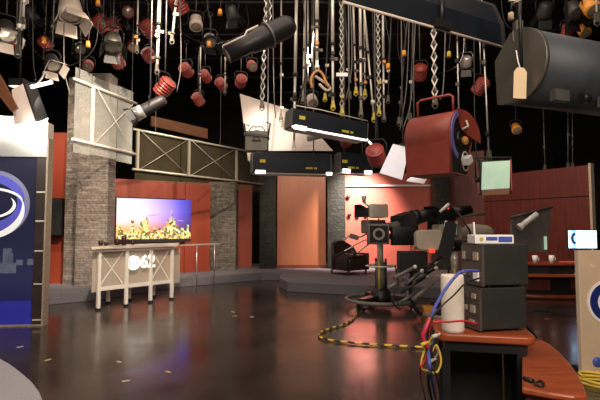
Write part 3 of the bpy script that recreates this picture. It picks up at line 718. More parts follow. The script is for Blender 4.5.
# orange cable box beyond the cart
p = G(430, 316); 
o = MB(Matrix.Translation(p)).rbox((0, 0, 0.09), (0.26, 0.22, 0.18), 0.04).build('orange_case', M['orangeplastic'], bevel=0.015); tag(o, 'small orange case on the floor left of the cart', 'case')
# lower curved cherry desk
tp = [G(x, y, 0.74) for x, y in ((522, 345), (531, 341), (541, 339.5), (550, 344), (559, 351.5), (569, 362), (578, 374), (584, 386), (587, 395), (575, 396.5), (548, 392.5), (522, 388))]
tp = tp[::-1]
cdk = thing('curved_desk', 'low curved cherry wood desk in the bottom right foreground', 'desk', (sum(p.x for p in tp) / len(tp), sum(p.y for p in tp) / len(tp), 0))
MB().prism([(p.x, p.y) for p in tp], 0.712, 0.74).build('desk_top', M['cherry'], cdk, bevel=0.008)
cen = Vector((sum(p.x for p in tp) / len(tp), sum(p.y for p in tp) / len(tp), 0))
MB().prism([(p.x * .9 + cen.x * .1, p.y * .9 + cen.y * .1) for p in tp], 0.0, 0.712).build('pedestal', M['cherrydark'], cdk)
pts = [G(x, y, 0.75) for x, y in ((524, 378), (530, 380), (536, 382), (541, 381), (544, 384), (541, 386), (534, 384))]
o = MB().tube(bez(pts, 6), 0.006, 6).cyl(G(524, 378, .753), G(533, 381, .753), 0.011).build('plug_cable', M['blackcable']); tag(o, 'short black cable with plug lying on the curved cherry desk', 'cable')

# ------------------------------------------------------------------ cream podium with eye emblem
pL = D(584, 377, 4.78); pd = thing('podium', 'thin cream podium front panel with a navy eye emblem at the right edge', 'podium', (pL.x + 0.45, pL.y + 0.03, 0))
ph = D(581, 250.5, pL.y).z
PM = Matrix.Translation((pL.x, pL.y, 0)) @ Matrix.Rotation(math.radians(-2), 4, 'Z')
MB(PM).box((0.45, 0.035, ph / 2 + .01), (0.90, 0.06, ph - 0.02)).build('front_panel', M['cream'], pd, bevel=0.006)
MB(PM).box((-0.008, 0.035, ph / 2 + .01), (0.014, 0.064, ph - .02)).build('edge_trim', M['desktop'], pd)
for x_ in (0.12, 0.78): MB(PM).box((x_, 0.20, 0.02), (0.05, 0.40, 0.04)).box((x_, 0.09, .3), (.04, .05, .56)).build('support_foot', M['metal'], pd)
ecx, ecz = 0.285, D(590, 302, pL.y).z
MB(PM).ring((ecx, 0.002, ecz), 0.001, 0.225, 0.006, (0, 1, 0), seg=36).build('emblem_disc', M['whitecard'], pd)
MB(PM).ring((ecx, -0.003, ecz), 0.125, 0.20, 0.005, (0, 1, 0), seg=36).build('emblem_ring', M['navy'], pd)
MB(PM).ring((ecx, -0.003, ecz), 0.001, 0.065, 0.005, (0, 1, 0), seg=24).build('emblem_pupil', M['navy'], pd)
MB(PM).box((0.125, 0.003, D(590, 266, pL.y).z), (0.035, 0.004, 0.018), Matrix.Rotation(0.6, 3, 'Y')).build('tape_patch', M['paper'], pd)
MB(PM).lathe([(0.001, 0.02), (0.04, 0.02), (0.05, 0.01), (0.05, 0)], (0.14, 0.006, D(596, 362, pL.y).z), (0, -1, 0), 14).build('socket', M['blue'], pd)
pts = []
for i in range(60):
    t = i / 59 * 5 * PI; r = 0.17 + 0.015 * math.sin(3.1 * t)
    c0 = G(600, 386); pts.append((c0.x + r * math.cos(t) * 1.0, c0.y + r * 0.9 * math.sin(t), 0.012 + 0.018 * t / PI * 0.9))
o = MB().tube(pts, 0.014, 8).build('coiled_cable', M['yellowcable']); tag(o, 'yellow cable coil on the floor in front of the cream podium', 'cable')

# ------------------------------------------------------------------ anchor desk far right
ak = D(556, 262, 10.2)
an = thing('anchor_desk', 'dark red two-level anchor desk with curved foot rim on the far right', 'desk', (5.6, 10.6, 0))
zt_ = D(556, 263, 10.6).z
def arc(pxs, Y, z, bow): return [(DX(px, Y), Y - bow * (1 - ((i / (len(pxs) - 1)) * 2 - 1) ** 2)) for i, px in enumerate(pxs)]
fr = arc([505, 525, 545, 565, 585, 605], 10.6, 0, 0.18)
bkp = [(DX(605, 11.1), 11.1), (DX(505, 11.3), 11.3)]
MB().prism(fr + bkp, zt_ - 0.045, zt_).build('upper_top', M['cherrydark'], an, bevel=0.008)
fr2 = [(x, y - 0.22) for x, y in fr]
MB().prism(fr2 + [(x, y) for x, y in fr[::-1]], zt_ - 0.28, zt_ - 0.225).build('lower_top', M['cherry'], an, bevel=0.008)
fr3 = [(x, y + 0.04) for x, y in fr]
MB().prism(fr3 + [(DX(603, 11.05), 11.05), (DX(507, 11.25), 11.25)], 0.0, zt_ - 0.045).build('body', M['metal'], an)
MB().prism([(x, y + 0.025) for x, y in fr[:3]] + [(x, y + 0.039) for x, y in fr[:3]][::-1], 0.15, 0.48).build('front_board', M['darkred'], an)
MB().prism([(x, y + 0.025) for x, y in fr[3:]] + [(x, y + 0.039) for x, y in fr[3:]][::-1], 0.15, 0.48).build('front_board', M['darkred'], an)
MB().tube([(x, y - 0.28 - 0.1 * math.sin(PI * i / 5), 0.05) for i, (x, y) in enumerate(fr)], 0.05, 8).build('foot_rim', M['cherrydark'], an)
MB().prism([(x, y - 0.28 - 0.1 * math.sin(PI * i / 5)) for i, (x, y) in enumerate(fr)] + [(x, y + 0.05) for x, y in fr[::-1]], 0.0, 0.03).build('foot_plate', M['grey'], an)
# monitor
mc = D(582.5, 250, 10.75); mw, mh = 0.64, 0.40
mt = thing('computer_monitor', 'bright computer monitor showing a blue and white picture on the anchor desk', 'monitor', (mc.x, 10.75, zt_))
mz = D(582, 230.5, 10.7).z - mh
MB().box((mc.x, 10.76, mz + mh / 2), (mw + 0.03, 0.05, mh + 0.03)).build('housing', M['metal'], mt, bevel=0.006)
scm = ramp_emit('monitor_picture', [(0, (0.65, 0.85, 1)), (0.2, (0.15, 0.4, 0.9)), (0.35, (0.85, 0.95, 1)), (0.6, (0.45, 0.75, 1)), (0.8, (0.9, 0.97, 1)), (1, (0.6, 0.85, 1))], 'X', (-mw / 2, mw / 2), 1.9,
                [(0, (1, 1, 1)), (0.25, (0.75, 0.85, 1)), (0.5, (1, 1, 1)), (1, (0.8, 0.92, 1))], 'Z', (mz - zt_, mz - zt_ + mh))
MB().box((mc.x, 10.732, mz + mh / 2), (mw, 0.006, mh)).build('screen', scm, mt)
MB().ring((mc.x - 0.12, 10.727, mz + mh * .55), 0.09, 0.15, 0.004, (0, 1, 0), math.radians(110), math.radians(250), 20).build('picture_mark', M['blue'], mt)
MB().cyl((mc.x, 10.8, zt_ + 0.01), (mc.x, 10.8, mz + 0.1), 0.02).build('stand', M['metal'], mt)
MB().rbox((mc.x, 10.8, zt_ + 0.008), (0.24, 0.18, 0.016), 0.03).build('foot', M['metal'], mt)
for px, lab in ((534, 'white cup on the anchor desk nearer the equipment boxes'), (550.5, 'white cup on the anchor desk left of the keyboard')):
    p = Vector((DX(px, 10.62), 10.62, zt_)); t = thing('white_cup', lab, 'cup', p, 0, 'white cups on the anchor desk')
    r = .055; h = .17
    MB(Matrix.Translation(p)).lathe([(0.001, 0), (r * .75, 0), (r, h * .5), (r * 1.05, h), (r * .9, h), (r * .65, 0.01), (0.001, 0.01)], (0, 0, 0), (0, 0, 1), 14).build('body', M['cup'], t)
    MB(Matrix.Translation(p)).tube([(r * .9, 0, h * .8), (r * 1.6, 0, h * .7), (r * 1.6, 0, h * .4), (r * .85, 0, h * .25)], 0.008, 6).build('handle', M['cup'], t)
p = Vector((DX(569, 10.6), 10.6, zt_))
o = MB(Matrix.Translation(p)).box((0, 0, 0.02), (0.42, 0.15, 0.03)).box((0, 0.01, 0.037), (0.38, 0.11, 0.008)).build('keyboard', M['rtape'], bevel=0.004); tag(o, 'reddish keyboard lying on the anchor desk before the monitor', 'keyboard')
p = fr2[4]; o = MB().box((DX(578, 10.4), 10.38, zt_ - 0.219), (0.2, 0.1, 0.012)).box((DX(579, 10.4), 10.385, zt_ - 0.21), (0.19, 0.09, 0.006)).build('paper_stack', M['whitecard']); tag(o, 'white papers on the lower level of the anchor desk', 'papers')
p = G(541, 311); o = MB(Matrix.Translation(p) @ Matrix.Rotation(-0.3, 4, 'Z')).rbox((0, 0, 0.03), (0.26, 0.10, 0.06), 0.03).cyl((0.05, 0, .06), (0.05, 0, .075), 0.03).build('floor_pocket_box', M['rubber'], bevel=0.01); tag(o, 'small black floor box on the dark floor before the anchor desk', 'box')

# ------------------------------------------------------------------ dark flag panel with lamp tube (behind the router)
fY = 6.2
fl = thing('light_flag', 'dark grey tilted flag panel with pale top bar and white tube', 'flag', (DX(532, fY), fY, 0))
qd = [D(511, 252, fY), D(546, 252, fY + .3), D(550, 209.5, fY + .3), D(511, 218, fY)]
MB().plate(qd, 0.03).build('panel', M['camgrey'], fl)
MB().tube([D(510, 217.5, fY - .03), D(552, 207.5, fY + .27)], 0.018).build('top_bar', M['olive'], fl)
MB().tube([D(520, 227, fY - .12), D(537, 214, fY - .10)], 0.036, 12).build('tube', M['whitecard'], fl)
MB().tube([D(519, 228, fY - .12), D(521.5, 226, fY - .12)], 0.05, 12).build('tube_cap', M['cup'], fl)
MB().tube([D(528, 220, fY - .10), D(528, 216, fY + .1)], 0.014).build('tube_bracket', M['metal'], fl)
MB().box(D(545.5, 243, fY + .24), (0.03, 0.02, 0.18)).build('edge_clip', M['greenglow'], fl)
sx_, sy_ = DX(516, fY + .22), fY + .22
MB().cyl((sx_, sy_, 0.0), (sx_, sy_, 1.5), 0.022).build('stand_pole', M['metal'], fl)
for a in (0.3, 2.4, 4.5): MB().tube([(sx_, sy_, 0.3), (sx_ + .3 * math.cos(a), sy_ + .3 * math.sin(a), 0.012)], 0.012).build('leg', M['metal'], fl)

# ------------------------------------------------------------------ studio cameras
def studio_camera(loc, rot, label, hh, hood=True, shell='camgrey', s=1.0, extra_handles=0):
    m = Matrix.Translation(loc) @ Matrix.Rotation(rot, 4, 'Z') @ Matrix.Scale(s, 4)
    t = thing('studio_camera', label, 'studio camera', loc, rot)
    # local: camera looks along -x
    b = MB(m)
    for a in (0.5, 2.6, 4.7):
        ex_, ey_ = 0.6 * math.cos(a), 0.6 * math.sin(a)
        b.plate([(0.10 * math.cos(a + 1.57), 0.10 * math.sin(a + 1.57), .2), (ex_ + .07 * math.cos(a + 1.57), ey_ + .07 * math.sin(a + 1.57), .17),
                 (ex_ - .07 * math.cos(a + 1.57), ey_ - .07 * math.sin(a + 1.57), .17), (-.10 * math.cos(a + 1.57), -.10 * math.sin(a + 1.57), .2)], 0.09, (0, 0, 1))
    b.lathe([(0.001, 0.1), (0.2, 0.1), (0.22, 0.2), (0.17, 0.32), (0.11, 0.36), (0.001, 0.36)], (0, 0, 0), (0, 0, 1), 20)
    pb = b.build('pedestal_base', M['metal'], t)
    for a in (0.5, 2.6, 4.7):
        for s_ in (-1, 1):
            c_ = Vector((0.6 * math.cos(a) - s_ * .045 * math.sin(a), 0.6 * math.sin(a) + s_ * .045 * math.cos(a), 0.07)); ax = Vector((-math.sin(a), math.cos(a), 0)) * 0.02
            MB(m).cyl(c_ - ax, c_ + ax, 0.07, seg=14).build('wheel', M['rubber'], pb)
        MB(m).ring((0.6 * math.cos(a), 0.6 * math.sin(a), 0.11), 0.12, 0.135, 0.09, (0, 0, 1), a - 1.2, a + 1.2, 12, up=(0, 1, 0)).build('cable_guard', M['camgrey'], pb)
    MB(m).tube([(0.66 * math.cos(2 * PI * i / 32), 0.66 * math.sin(2 * PI * i / 32), 0.15) for i in range(32)], 0.035, 8, closed=True).build('base_guard', M['camgrey'], pb)
    MB(m).cyl((0, 0, 0.3), (0, 0, hh * 0.62), 0.085, seg=16).build('outer_column', M['camgrey'], t)
    MB(m).cyl((0, 0, hh * 0.62), (0, 0, hh - 0.14), 0.06, seg=16).build('inner_column', M['silver'], t)
    for a in (0.9, 3.0, 5.1):
        MB(m).cyl((0.11 * math.cos(a), 0.11 * math.sin(a), 0.34), (0.11 * math.cos(a), 0.11 * math.sin(a), hh * .66), 0.02, seg=8).build('column_strut', M['yellowcable'] if a == .9 else M['metal'], t)
    rz = hh * 0.56
    rg = MB(m).tube([(0.27 * math.cos(2 * PI * i / 28), 0.27 * math.sin(2 * PI * i / 28), rz) for i in range(28)], 0.016, 8, closed=True)
    for a in (0, 2.1, 4.2): rg.tube([(0.085 * math.cos(a), 0.085 * math.sin(a), rz), (0.27 * math.cos(a), 0.27 * math.sin(a), rz)], 0.01)
    rg.build('steering_ring', M['silver'], t)
    MB(m).rbox((0, 0, hh - 0.09), (0.2, 0.18, 0.14), 0.03).build('pan_head', M['metal'], t, bevel=0.01)
    MB(m).box((0.02, 0, hh - 0.008), (0.5, 0.14, 0.025)).build('wedge_plate', M['grey'], t)
    # body
    bd = MB(m).rbox((0.14, 0, hh + 0.14), (0.44, 0.2, 0.26), 0.03, axis='x').build('body', M[shell], t, bevel=0.012)
    MB(m).box((0.14, -0.104, hh + 0.14), (0.26, 0.012, 0.14)).build('side_plate', M['metal'], bd)
    MB(m).box((0.14, 0.104, hh + 0.14), (0.26, 0.012, 0.14)).build('side_plate', M['metal'], bd)
    MB(m).tube([(0.02, 0, hh + .27), (0.02, 0, hh + .34), (0.26, 0, hh + .34), (0.26, 0, hh + .27)], 0.014).build('carry_handle', M['metal'], bd)
    MB(m).lathe([(0.001, 0), (0.085, 0), (0.085, 0.14), (0.095, 0.15), (0.095, 0.24), (0.11, 0.26), (0.11, 0.34), (0.09, 0.34), (0.08, 0.30), (0.001, 0.29)], (-0.08, 0, hh + .14), (-1, 0, 0), 20).build('lens', M[shell], t)
    MB(m).lathe([(0.001, 0), (0.078, 0), (0.07, 0.015), (0.001, 0.03)], (-0.365, 0, hh + .14), (-1, 0, 0), 18).build('lens_glass', M['lens'], t)
    vf = MB(m).rbox((0.18, 0, hh + 0.42), (0.30, 0.24, 0.17), 0.03, axis='x').build('viewfinder', M['metal'], t, bevel=0.01)
    MB(m).plate([(0.33, -.12, hh + .34), (0.33, .12, hh + .34), (0.47, .15, hh + .32), (0.47, -.15, hh + .32)], 0.008).plate([(0.33, -.12, hh + .5), (0.33, .12, hh + .5), (0.47, .15, hh + .56), (0.47, -.15, hh + .56)], 0.008) \
        .plate([(0.33, -.12, hh + .34), (0.33, -.12, hh + .5), (0.47, -.15, hh + .56), (0.47, -.15, hh + .32)], 0.008).plate([(0.33, .12, hh + .34), (0.33, .12, hh + .5), (0.47, .15, hh + .56), (0.47, .15, hh + .32)], 0.008).build('viewfinder_hood', M['rubber'], vf)
    MB(m).box((0.06, 0, hh + 0.53), (0.07, 0.05, 0.03)).build('tally_lamp', M['tally'], vf)
    if hood:
        hx = -0.34
        hd = MB(m)
        hd.plate([(hx, -.22, hh - .02), (hx, -.22, hh + .34), (hx - .34, -.27, hh + .44), (hx - .34, -.27, hh - .04)], 0.012)
        hd.plate([(hx, .22, hh - .02), (hx, .22, hh + .34), (hx - .34, .27, hh + .44), (hx - .34, .27, hh - .04)], 0.012)
        hd.plate([(hx, -.22, hh + .34), (hx, .22, hh + .34), (hx - .34, .27, hh + .44), (hx - .34, -.27, hh + .44)], 0.012)
        hd.build('prompter_hood', M['rubber'], t)
        MB(m).plate([(hx - .02, -.22, hh + .33), (hx - .02, .22, hh + .33), (hx - .33, .24, hh - .02), (hx - .33, -.24, hh - .02)], 0.006).build('prompter_glass', M['clear'], t)
        pm = MB(m).box((hx - .17, 0, hh - 0.075), (0.40, 0.46, 0.07)).build('prompter_screen', M['metal'], t)
        MB(m).box((hx + 0.02, 0, hh - .035), (0.42, 0.05, 0.03)).build('prompter_rail', M['grey'], t)
    for s_ in (-1, 1):
        ph_ = MB(m).tube(bez([(0.08, s_ * 0.1, hh - .1), (0.22, s_ * .2, hh - .12), (0.55, s_ * .3, hh - .30), (0.75, s_ * .32, hh - .42)], 5), 0.014).build('pan_handle', M['silver'], t)
        MB(m).tube([(0.62, s_ * .307, hh - .345), (0.78, s_ * .322, hh - .44)], 0.022).build('grip', M['rubber'], ph_)
    return m, t
c1 = G(384, 310); c1.y += 0.35
m, t = studio_camera(c1, math.radians(196), 'studio camera with black prompter hood on a pedestal, before the salmon wall', 1.40, s=1.0)
m2_, t2_ = None, None
# side-monitor and rear zoom controls on camera one
mp_ = D(378, 234, c1.y - .42)
mb_ = MB().rbox(mp_, (0.40, 0.16, 0.38), 0.02).build('side_monitor', M['camgrey'], t, bevel=0.008)
MB().ring(mp_ + Vector((0, -.09, 0)), .07, .11, .03, (0, 1, 0), seg=20).build('dial_ring', M['button'], mb_)
MB().box(mp_ + Vector((0, -.082, 0)), (.33, .01, .30)).build('face_plate', M['metal'], mb_)
MB().tube([mp_, mp_ + Vector((0.05, .3, -.12))], 0.02).build('monitor_arm', M['silver'], t)
mp_ = D(403, 236, c1.y - .35)
MB().rbox(mp_, (0.44, 0.2, 0.34), 0.02).build('battery_box', M['metal'], t, bevel=0.008)
mp_ = D(378, 211, c1.y - .2)
MB().rbox(mp_, (0.36, 0.22, 0.26), 0.05, axis='y').build('top_viewfinder', M['beigebody'], t, bevel=0.02)
c2 = G(462, 325); c2.y += 0.3
m2_, t2_ = studio_camera(c2, math.radians(-160), 'studio camera in grey-beige shell behind the equipment cart and paper roll', 1.30, hood=False, shell='beigebody', s=1.0)
MB(m2_).lathe([(0.001, 0), (0.15, 0), (0.155, 0.05), (0.13, 0.36), (0.10, 0.44), (0.001, 0.45)], (-0.30, 0, 1.43), (-1, 0, 0), 18).build('lens_cover', M['beigebody'], t2_)
MB(m2_).plate([(0.16, -0.2, 1.62), (0.32, -0.26, 1.64), (0.34, -0.30, 1.12), (0.22, -0.26, 1.10)], 0.03).build('side_shade', M['rubber'], t2_)
# extra diagonal tubes: pan handles and tripod struts between the cameras
dgl = [((401, 293), (427, 276)), ((412, 300), (434, 282)), ((405, 285), (422, 271)), ((424, 268), (443, 256)), ((394, 278), (415, 267)), ((398, 304), (420, 290)), ((416, 281), (436, 268)), ((388, 288), (404, 279))]
for k, (a, b) in enumerate(dgl):
    MB().tube([D(a[0], a[1], c2.y - .62 + .05 * (k % 3)), D(b[0], b[1], c2.y - .50 + .05 * (k % 3))], 0.028 if k % 3 else 0.02, 10).build('counter_arm', M[('metal', 'camgrey', 'grey')[k % 3]], t2_)
    if k % 2 == 0: MB().ball(D(b[0], b[1], c2.y - .52 + .05 * (k % 3)), .035).build('arm_knob', M['silver'], t2_)
MB().box(D(412, 262, c2.y - .3), (.44, .25, .34)).build('cable_box', M['metal'], t2_, bevel=.02)
MB().tube(bez([D(412, 272, c2.y - .3), D(410, 290, c2.y - .3), D(418, 312, c2.y - .3), D(440, 318, c2.y - .1)], 6), .03).build('box_stand', M['metal'], t2_)
MB().tube(bez([D(395, 265, c2.y - .5), D(398, 285, c2.y - .55), D(392, 300, c2.y - .55), D(400, 310, c2.y - .5)], 6), 0.012).build('cable', M['blackcable'], t2_)
for px, py in ((420, 228), (448, 238)):
    pass
MB(m2_).tube([(0.30, .2, 1.62), (0.42, .30, 1.42)], 0.02, 10).build('zoom_handle', M['whitecard'], t2_)
MB(m2_).tube([(0.10, .2, 1.62), (0.20, .30, 1.40)], 0.02, 10).build('focus_handle', M['whitecard'], t2_)
cy_ = c2.y - .25
MB().cyl(D(417, 217, cy_ - .1), D(434, 214, cy_), .11, .09, 16).cyl(D(413, 218, cy_ - .12), D(418, 217, cy_ - .1), .13, .12, 16).build('viewfinder_barrel', M['metal'], t2_)
MB().cyl(D(452, 213, cy_), D(470, 210, cy_ + .1), .10, .075, 16).build('rear_barrel', M['metal'], t2_)
MB().tube([D(440, 212, cy_ - .15), D(449, 204, cy_ - .15)], .025, 10).build('tilt_lever', M['whitecard'], t2_)
MB().tube([D(460, 216, cy_), D(484, 214, cy_ + .1)], .022, 10).build('support_rod', M['camgrey'], t2_)
MB().tube(bez([D(458, 212, cy_ - .2), D(464, 222, cy_ - .3), D(470, 232, cy_ - .3), D(468, 244, cy_ - .25)], 6), .014, 8).build('lens_cable', M['blackcable'], t2_)
MB().plate([D(446, 222, cy_ - .2), D(457, 224, cy_ - .2), D(450, 258, cy_ - .25), D(437, 256, cy_ - .25)], .06).build('dark_shade', M['rubber'], t2_)
MB().rbox(D(428, 240, cy_ - .1), (.40, .22, .32), .08, axis='y').build('grey_cover', M['beigebody'], t2_, bevel=.02)
MB().box(D(432, 251, cy_ - .24), (.09, .02, .06)).build('tally_plate', M['tally'], t2_)
# small jib-like silver arm left of camera one
MB().tube(bez([D(344, 240, c1.y), D(351, 234, c1.y), D(360, 237, c1.y), D(370, 232, c1.y + .1), D(378, 234, c1.y + .2)], 5), 0.016).build('zoom_arm', M['silver'], t)
MB().box(D(354, 237, c1.y), (0.18, 0.10, 0.09), Matrix.Rotation(0.3, 3, 'Y')).build('zoom_control', M['camgrey'], t)
MB().cyl(D(364, 203, c1.y), D(364, 196, c1.y), 0.03, 0.05).cyl(D(364, 203, c1.y), D(378, 212, c1.y + .15), 0.018).build('camera_lamp', M['silver'], t)
for i, off in enumerate((0, .05, .1)):
    MB().tube(bez([D(409 + i * 2, 232, c1.y - .05), D(411 + i * 2, 250, c1.y - .2), D(408 + i * 3, 268, c1.y - .25), D(404 + i * 3, 300, c1.y - .3)], 5), 0.010).build('camera_cable', M[('bluecable', 'yellowcable', 'blackcable')[i]], t)

# ------------------------------------------------------------------ ceiling pipe grid
gr = thing('lighting_grid', 'dark pipe grid below the black ceiling that carries the lamps', 'pipe grid', (0, 8, GRID))
for y in (-1, 1, 2.6, 3.4, 4.6, 6.2, 7.8, 9.4, 11, 12.6, 14.2, 15.8, 17.4): MB().cyl((-9.6, y, GRID), (9.6, y, GRID), 0.025, seg=8).build('pipe', M['metal'], gr)
for x in (-8, -6, -4, -2, 0, 2, 4, 6, 8): MB().cyl((x, -4.5, GRID + 0.05), (x, 18, GRID + 0.05), 0.025, seg=8).build('pipe', M['metal'], gr)
for x in (-8, -4, 0, 4, 8):
    for y in (1, 6.2, 11, 15.8): MB().cyl((x, y, GRID), (x, y, 6.845), 0.012, seg=6).build('drop_rod', M['metal'], gr)
PIPES = (-1, 1, 2.6, 3.4, 4.6, 6.2, 7.8, 9.4, 11, 12.6, 14.2, 15.8, 17.4)

# ------------------------------------------------------------------ hangers (telescopic poles / pantographs)
def hook(mb, x, y, z):
    mb.tube([(x + 0.05 * math.cos(t), y, z + 0.05 * math.sin(t)) for t in [PI * (-0.35 + 1.6 * i / 10) for i in range(11)]], 0.011, 6)
    mb.box((x, y, z - 0.06), (0.045, 0.035, 0.05))
def hanger(px, pyb, Y, label, style=0, r=0.018, lean=0.0, group=None, knob=None, mtl='silver'):
    p = D(px, pyb, Y); x, y, zb = p.x, p.y, p.z
    t = thing('telescopic_hanger', label, 'hanger', (x, y, zb), 0, group)
    zt = GRID; H = zt - zb
    xt = x + lean
    P = lambda k: Vector((x + lean * k, y, zb + H * k))
    hk = MB(); hook(hk, xt, y, zt + 0.02); hk.build('grid_hook', M['metal'], t)
    if style == 1:      # pantograph lattice
        n = max(4, int(H / 0.15)); a = MB(); b = MB()
        for i in range(n):
            k0, k1 = i / n, (i + 1) / n; w = 0.034
            a.tube([P(k0) + Vector((-w, -.012, 0)), P(k1) + Vector((w, -.012, 0))], 0.010, 6)
            b.tube([P(k0) + Vector((w, .012, 0)), P(k1) + Vector((-w, .012, 0))], 0.011, 6)
        a.build('scissor_arm', M[mtl], t); b.build('scissor_arm', M[mtl], t)
        MB().tube([P(0), P(1)], 0.006, 6).build('safety_wire', M['greycable'], t)
    else:
        MB().cyl(P(0.42), P(1), r * 1.35, seg=10).build('outer_tube', M[mtl], t)
        MB().cyl(P(0.0), P(0.45), r, seg=10).build('inner_tube', M[mtl], t)
        MB().cyl(P(0.41), P(0.43), r * 2.0, seg=10).build('collar', M['metal'], t)
        for kk in (random.uniform(.06, .18), random.uniform(.22, .36)):
            MB().cyl(P(kk), P(kk + .025), r * 1.9, seg=8).box(P(kk + .012) + Vector((random.choice((-1, 1)) * r * 2.6, -.01, 0)), (r * 2.4, .02, .05)).build('joint', M[random.choice(('metal', 'olive', 'silver'))], t)
    cl = MB(); cl.box((x, y, zb + 0.03), (0.05, 0.05, 0.12)).tube([(x - 0.03, y, zb + .02), (x - .035, y, zb - .05), (x, y, zb - .08), (x + .035, y, zb - .05), (x + .03, y, zb + .02)], 0.009, 6)
    cl.build('clamp', M[random.choice(('olive', 'olive', 'yellow', 'alu')) if group else 'olive'], t)
    if knob: 
        kp = P(knob[0]); MB().cyl(kp + Vector((0, -0.03, 0)), kp + Vector((0, -0.09, 0)), 0.032, seg=10).build('knob', M[knob[1]], t)
    return t
ORD = ['first', 'second', 'third', 'fourth', 'fifth', 'sixth', 'seventh', 'eighth', 'ninth', 'tenth', 'eleventh', 'twelfth', 'thirteenth', 'fourteenth', 'fifteenth', 'sixteenth', 'seventeenth', 'eighteenth', 'nineteenth', 'twentieth', 'twenty-first', 'twenty-second', 'twenty-third', 'twenty-fourth']
# dense cluster over the light banks, left to right: px, y of lower end, depth, style, radius, lean, knob
cluster = [(281, 118, 8.9, 0, .012, 0, None, 'silver'), (294, 146, 8.5, 0, .022, .05, (.3, 'metal'), 'silver'), (303, 100, 8.6, 0, .015, .05, None, 'silver'), (308, 80, 9.2, 0, .014, 0, (.2, 'orangeplastic'), 'silver'), (317, 66, 7.9, 0, .026, 0, (.2, 'orangeplastic'), 'silver'),
           (325, 98, 9.0, 0, .012, .1, None, 'grey'), (333, 106, 7.9, 0, .022, 0, (.35, 'metal'), 'silver'), (342, 112, 8.2, 1, .018, 0, (.1, 'yellow'), 'silver'), (350, 96, 9.3, 0, .012, -.1, None, 'grey'), (356, 92, 8.6, 0, .016, -.05, (.1, 'orangeplastic'), 'silver'),
           (361, 113, 7.9, 0, .020, 0, (.18, 'metal'), 'silver'), (365, 94, 8.9, 0, .014, 0, (.1, 'orangeplastic'), 'alu'), (374, 118, 8.0, 0, .016, -.22, None, 'silver'), (379, 112, 8.3, 1, .018, 0, (.2, 'yellow'), 'silver'), (384, 118, 8.6, 0, .018, 0, (.4, 'orangeplastic'), 'silver'), (388, 100, 9.4, 0, .012, .1, None, 'grey')]
for i, a in enumerate(cluster):
    hanger(a[0], a[1], a[2], '%s from the left of the pale metal hangers crowded above the light banks' % ORD[i], a[3], a[4], a[5], 'hangers above the light banks', a[6], a[7])
hanger(157, 70, 7.95, 'thick silver hanger at upper left beside the red ribbed lamp', 0, .026, 0.03, None, (.3, 'tape'))
hanger(172, 40, 7.9, 'slim silver hanger straight above the red ribbed lamp', 0, .02, 0.12)
hanger(137, 50, 9.0, 'silver hanger left of the thick one near the upper left', 0, .014, 0, None, (.2, 'orangeplastic'))
hanger(103, 24, 8.6, 'thin grey hanger above the tall glass panel', 0, .010, 0, None, None, 'grey')
hanger(18, 52, 5.7, 'dark grey hanger near the left edge, farther left of two', 0, .018, 0.05, None, None, 'grey')
hanger(23, 24, 6.2, 'bright silver hanger near the left edge, right of the dark one', 0, .018, 0)
hanger(200, 94, 11.5, 'short thin hanger glinting in the dark left of the long spotlight', 0, .012, 0)
hanger(225, 92, 11.5, 'short thin hanger glinting below the end of the long spotlight', 0, .012, 0)
hanger(262, 106, 7.4, 'scissor-lattice hanger carrying the olive lamp before the beige reflector', 1, .022, 0.10)
hanger(269, 26, 7.0, 'scissor-lattice hanger above the long black spotlight', 1, .02, 0.03)
hanger(435, 103, 6.1, 'bright scissor-lattice hanger above the big red softlight', 1, .018, 0)
hanger(410, 118, 8.4, 'thin hanger left of the red softlight handle', 0, .010, .12, None, None, 'grey')
hanger(399, 122, 8.6, 'thin leaning grey hanger beside the white flag lamp', 0, .010, .25, None, None, 'grey')
hanger(459, 122, 7.0, 'thin hanger right of the red softlight handle', 0, .011, 0, None, None, 'alu')
hanger(489, 157, 6.35, 'thin hanger that carries the pale green lamp', 0, .011, -.08, None, None, 'alu')
hanger(545, 168, 12.4, 'single thin rod in the dark above the right red wall', 0, .012, 0, None, None, 'grey')
hanger(568, 166, 12.0, 'left rod of the close pair above the right red wall', 0, .012, .1, None, None, 'grey')
hanger(572.5, 166, 12.0, 'right rod of the close pair above the right red wall', 0, .012, .1, None, None, 'grey')
hanger(518, 34, 3.22, 'near dark hanger that carries the big grey softlight', 0, .016, 0, None, (.12, 'tape'), 'metal')
hanger(597, 20, 5.6, 'bright thin hanger at the top right corner', 0, .012, 0)

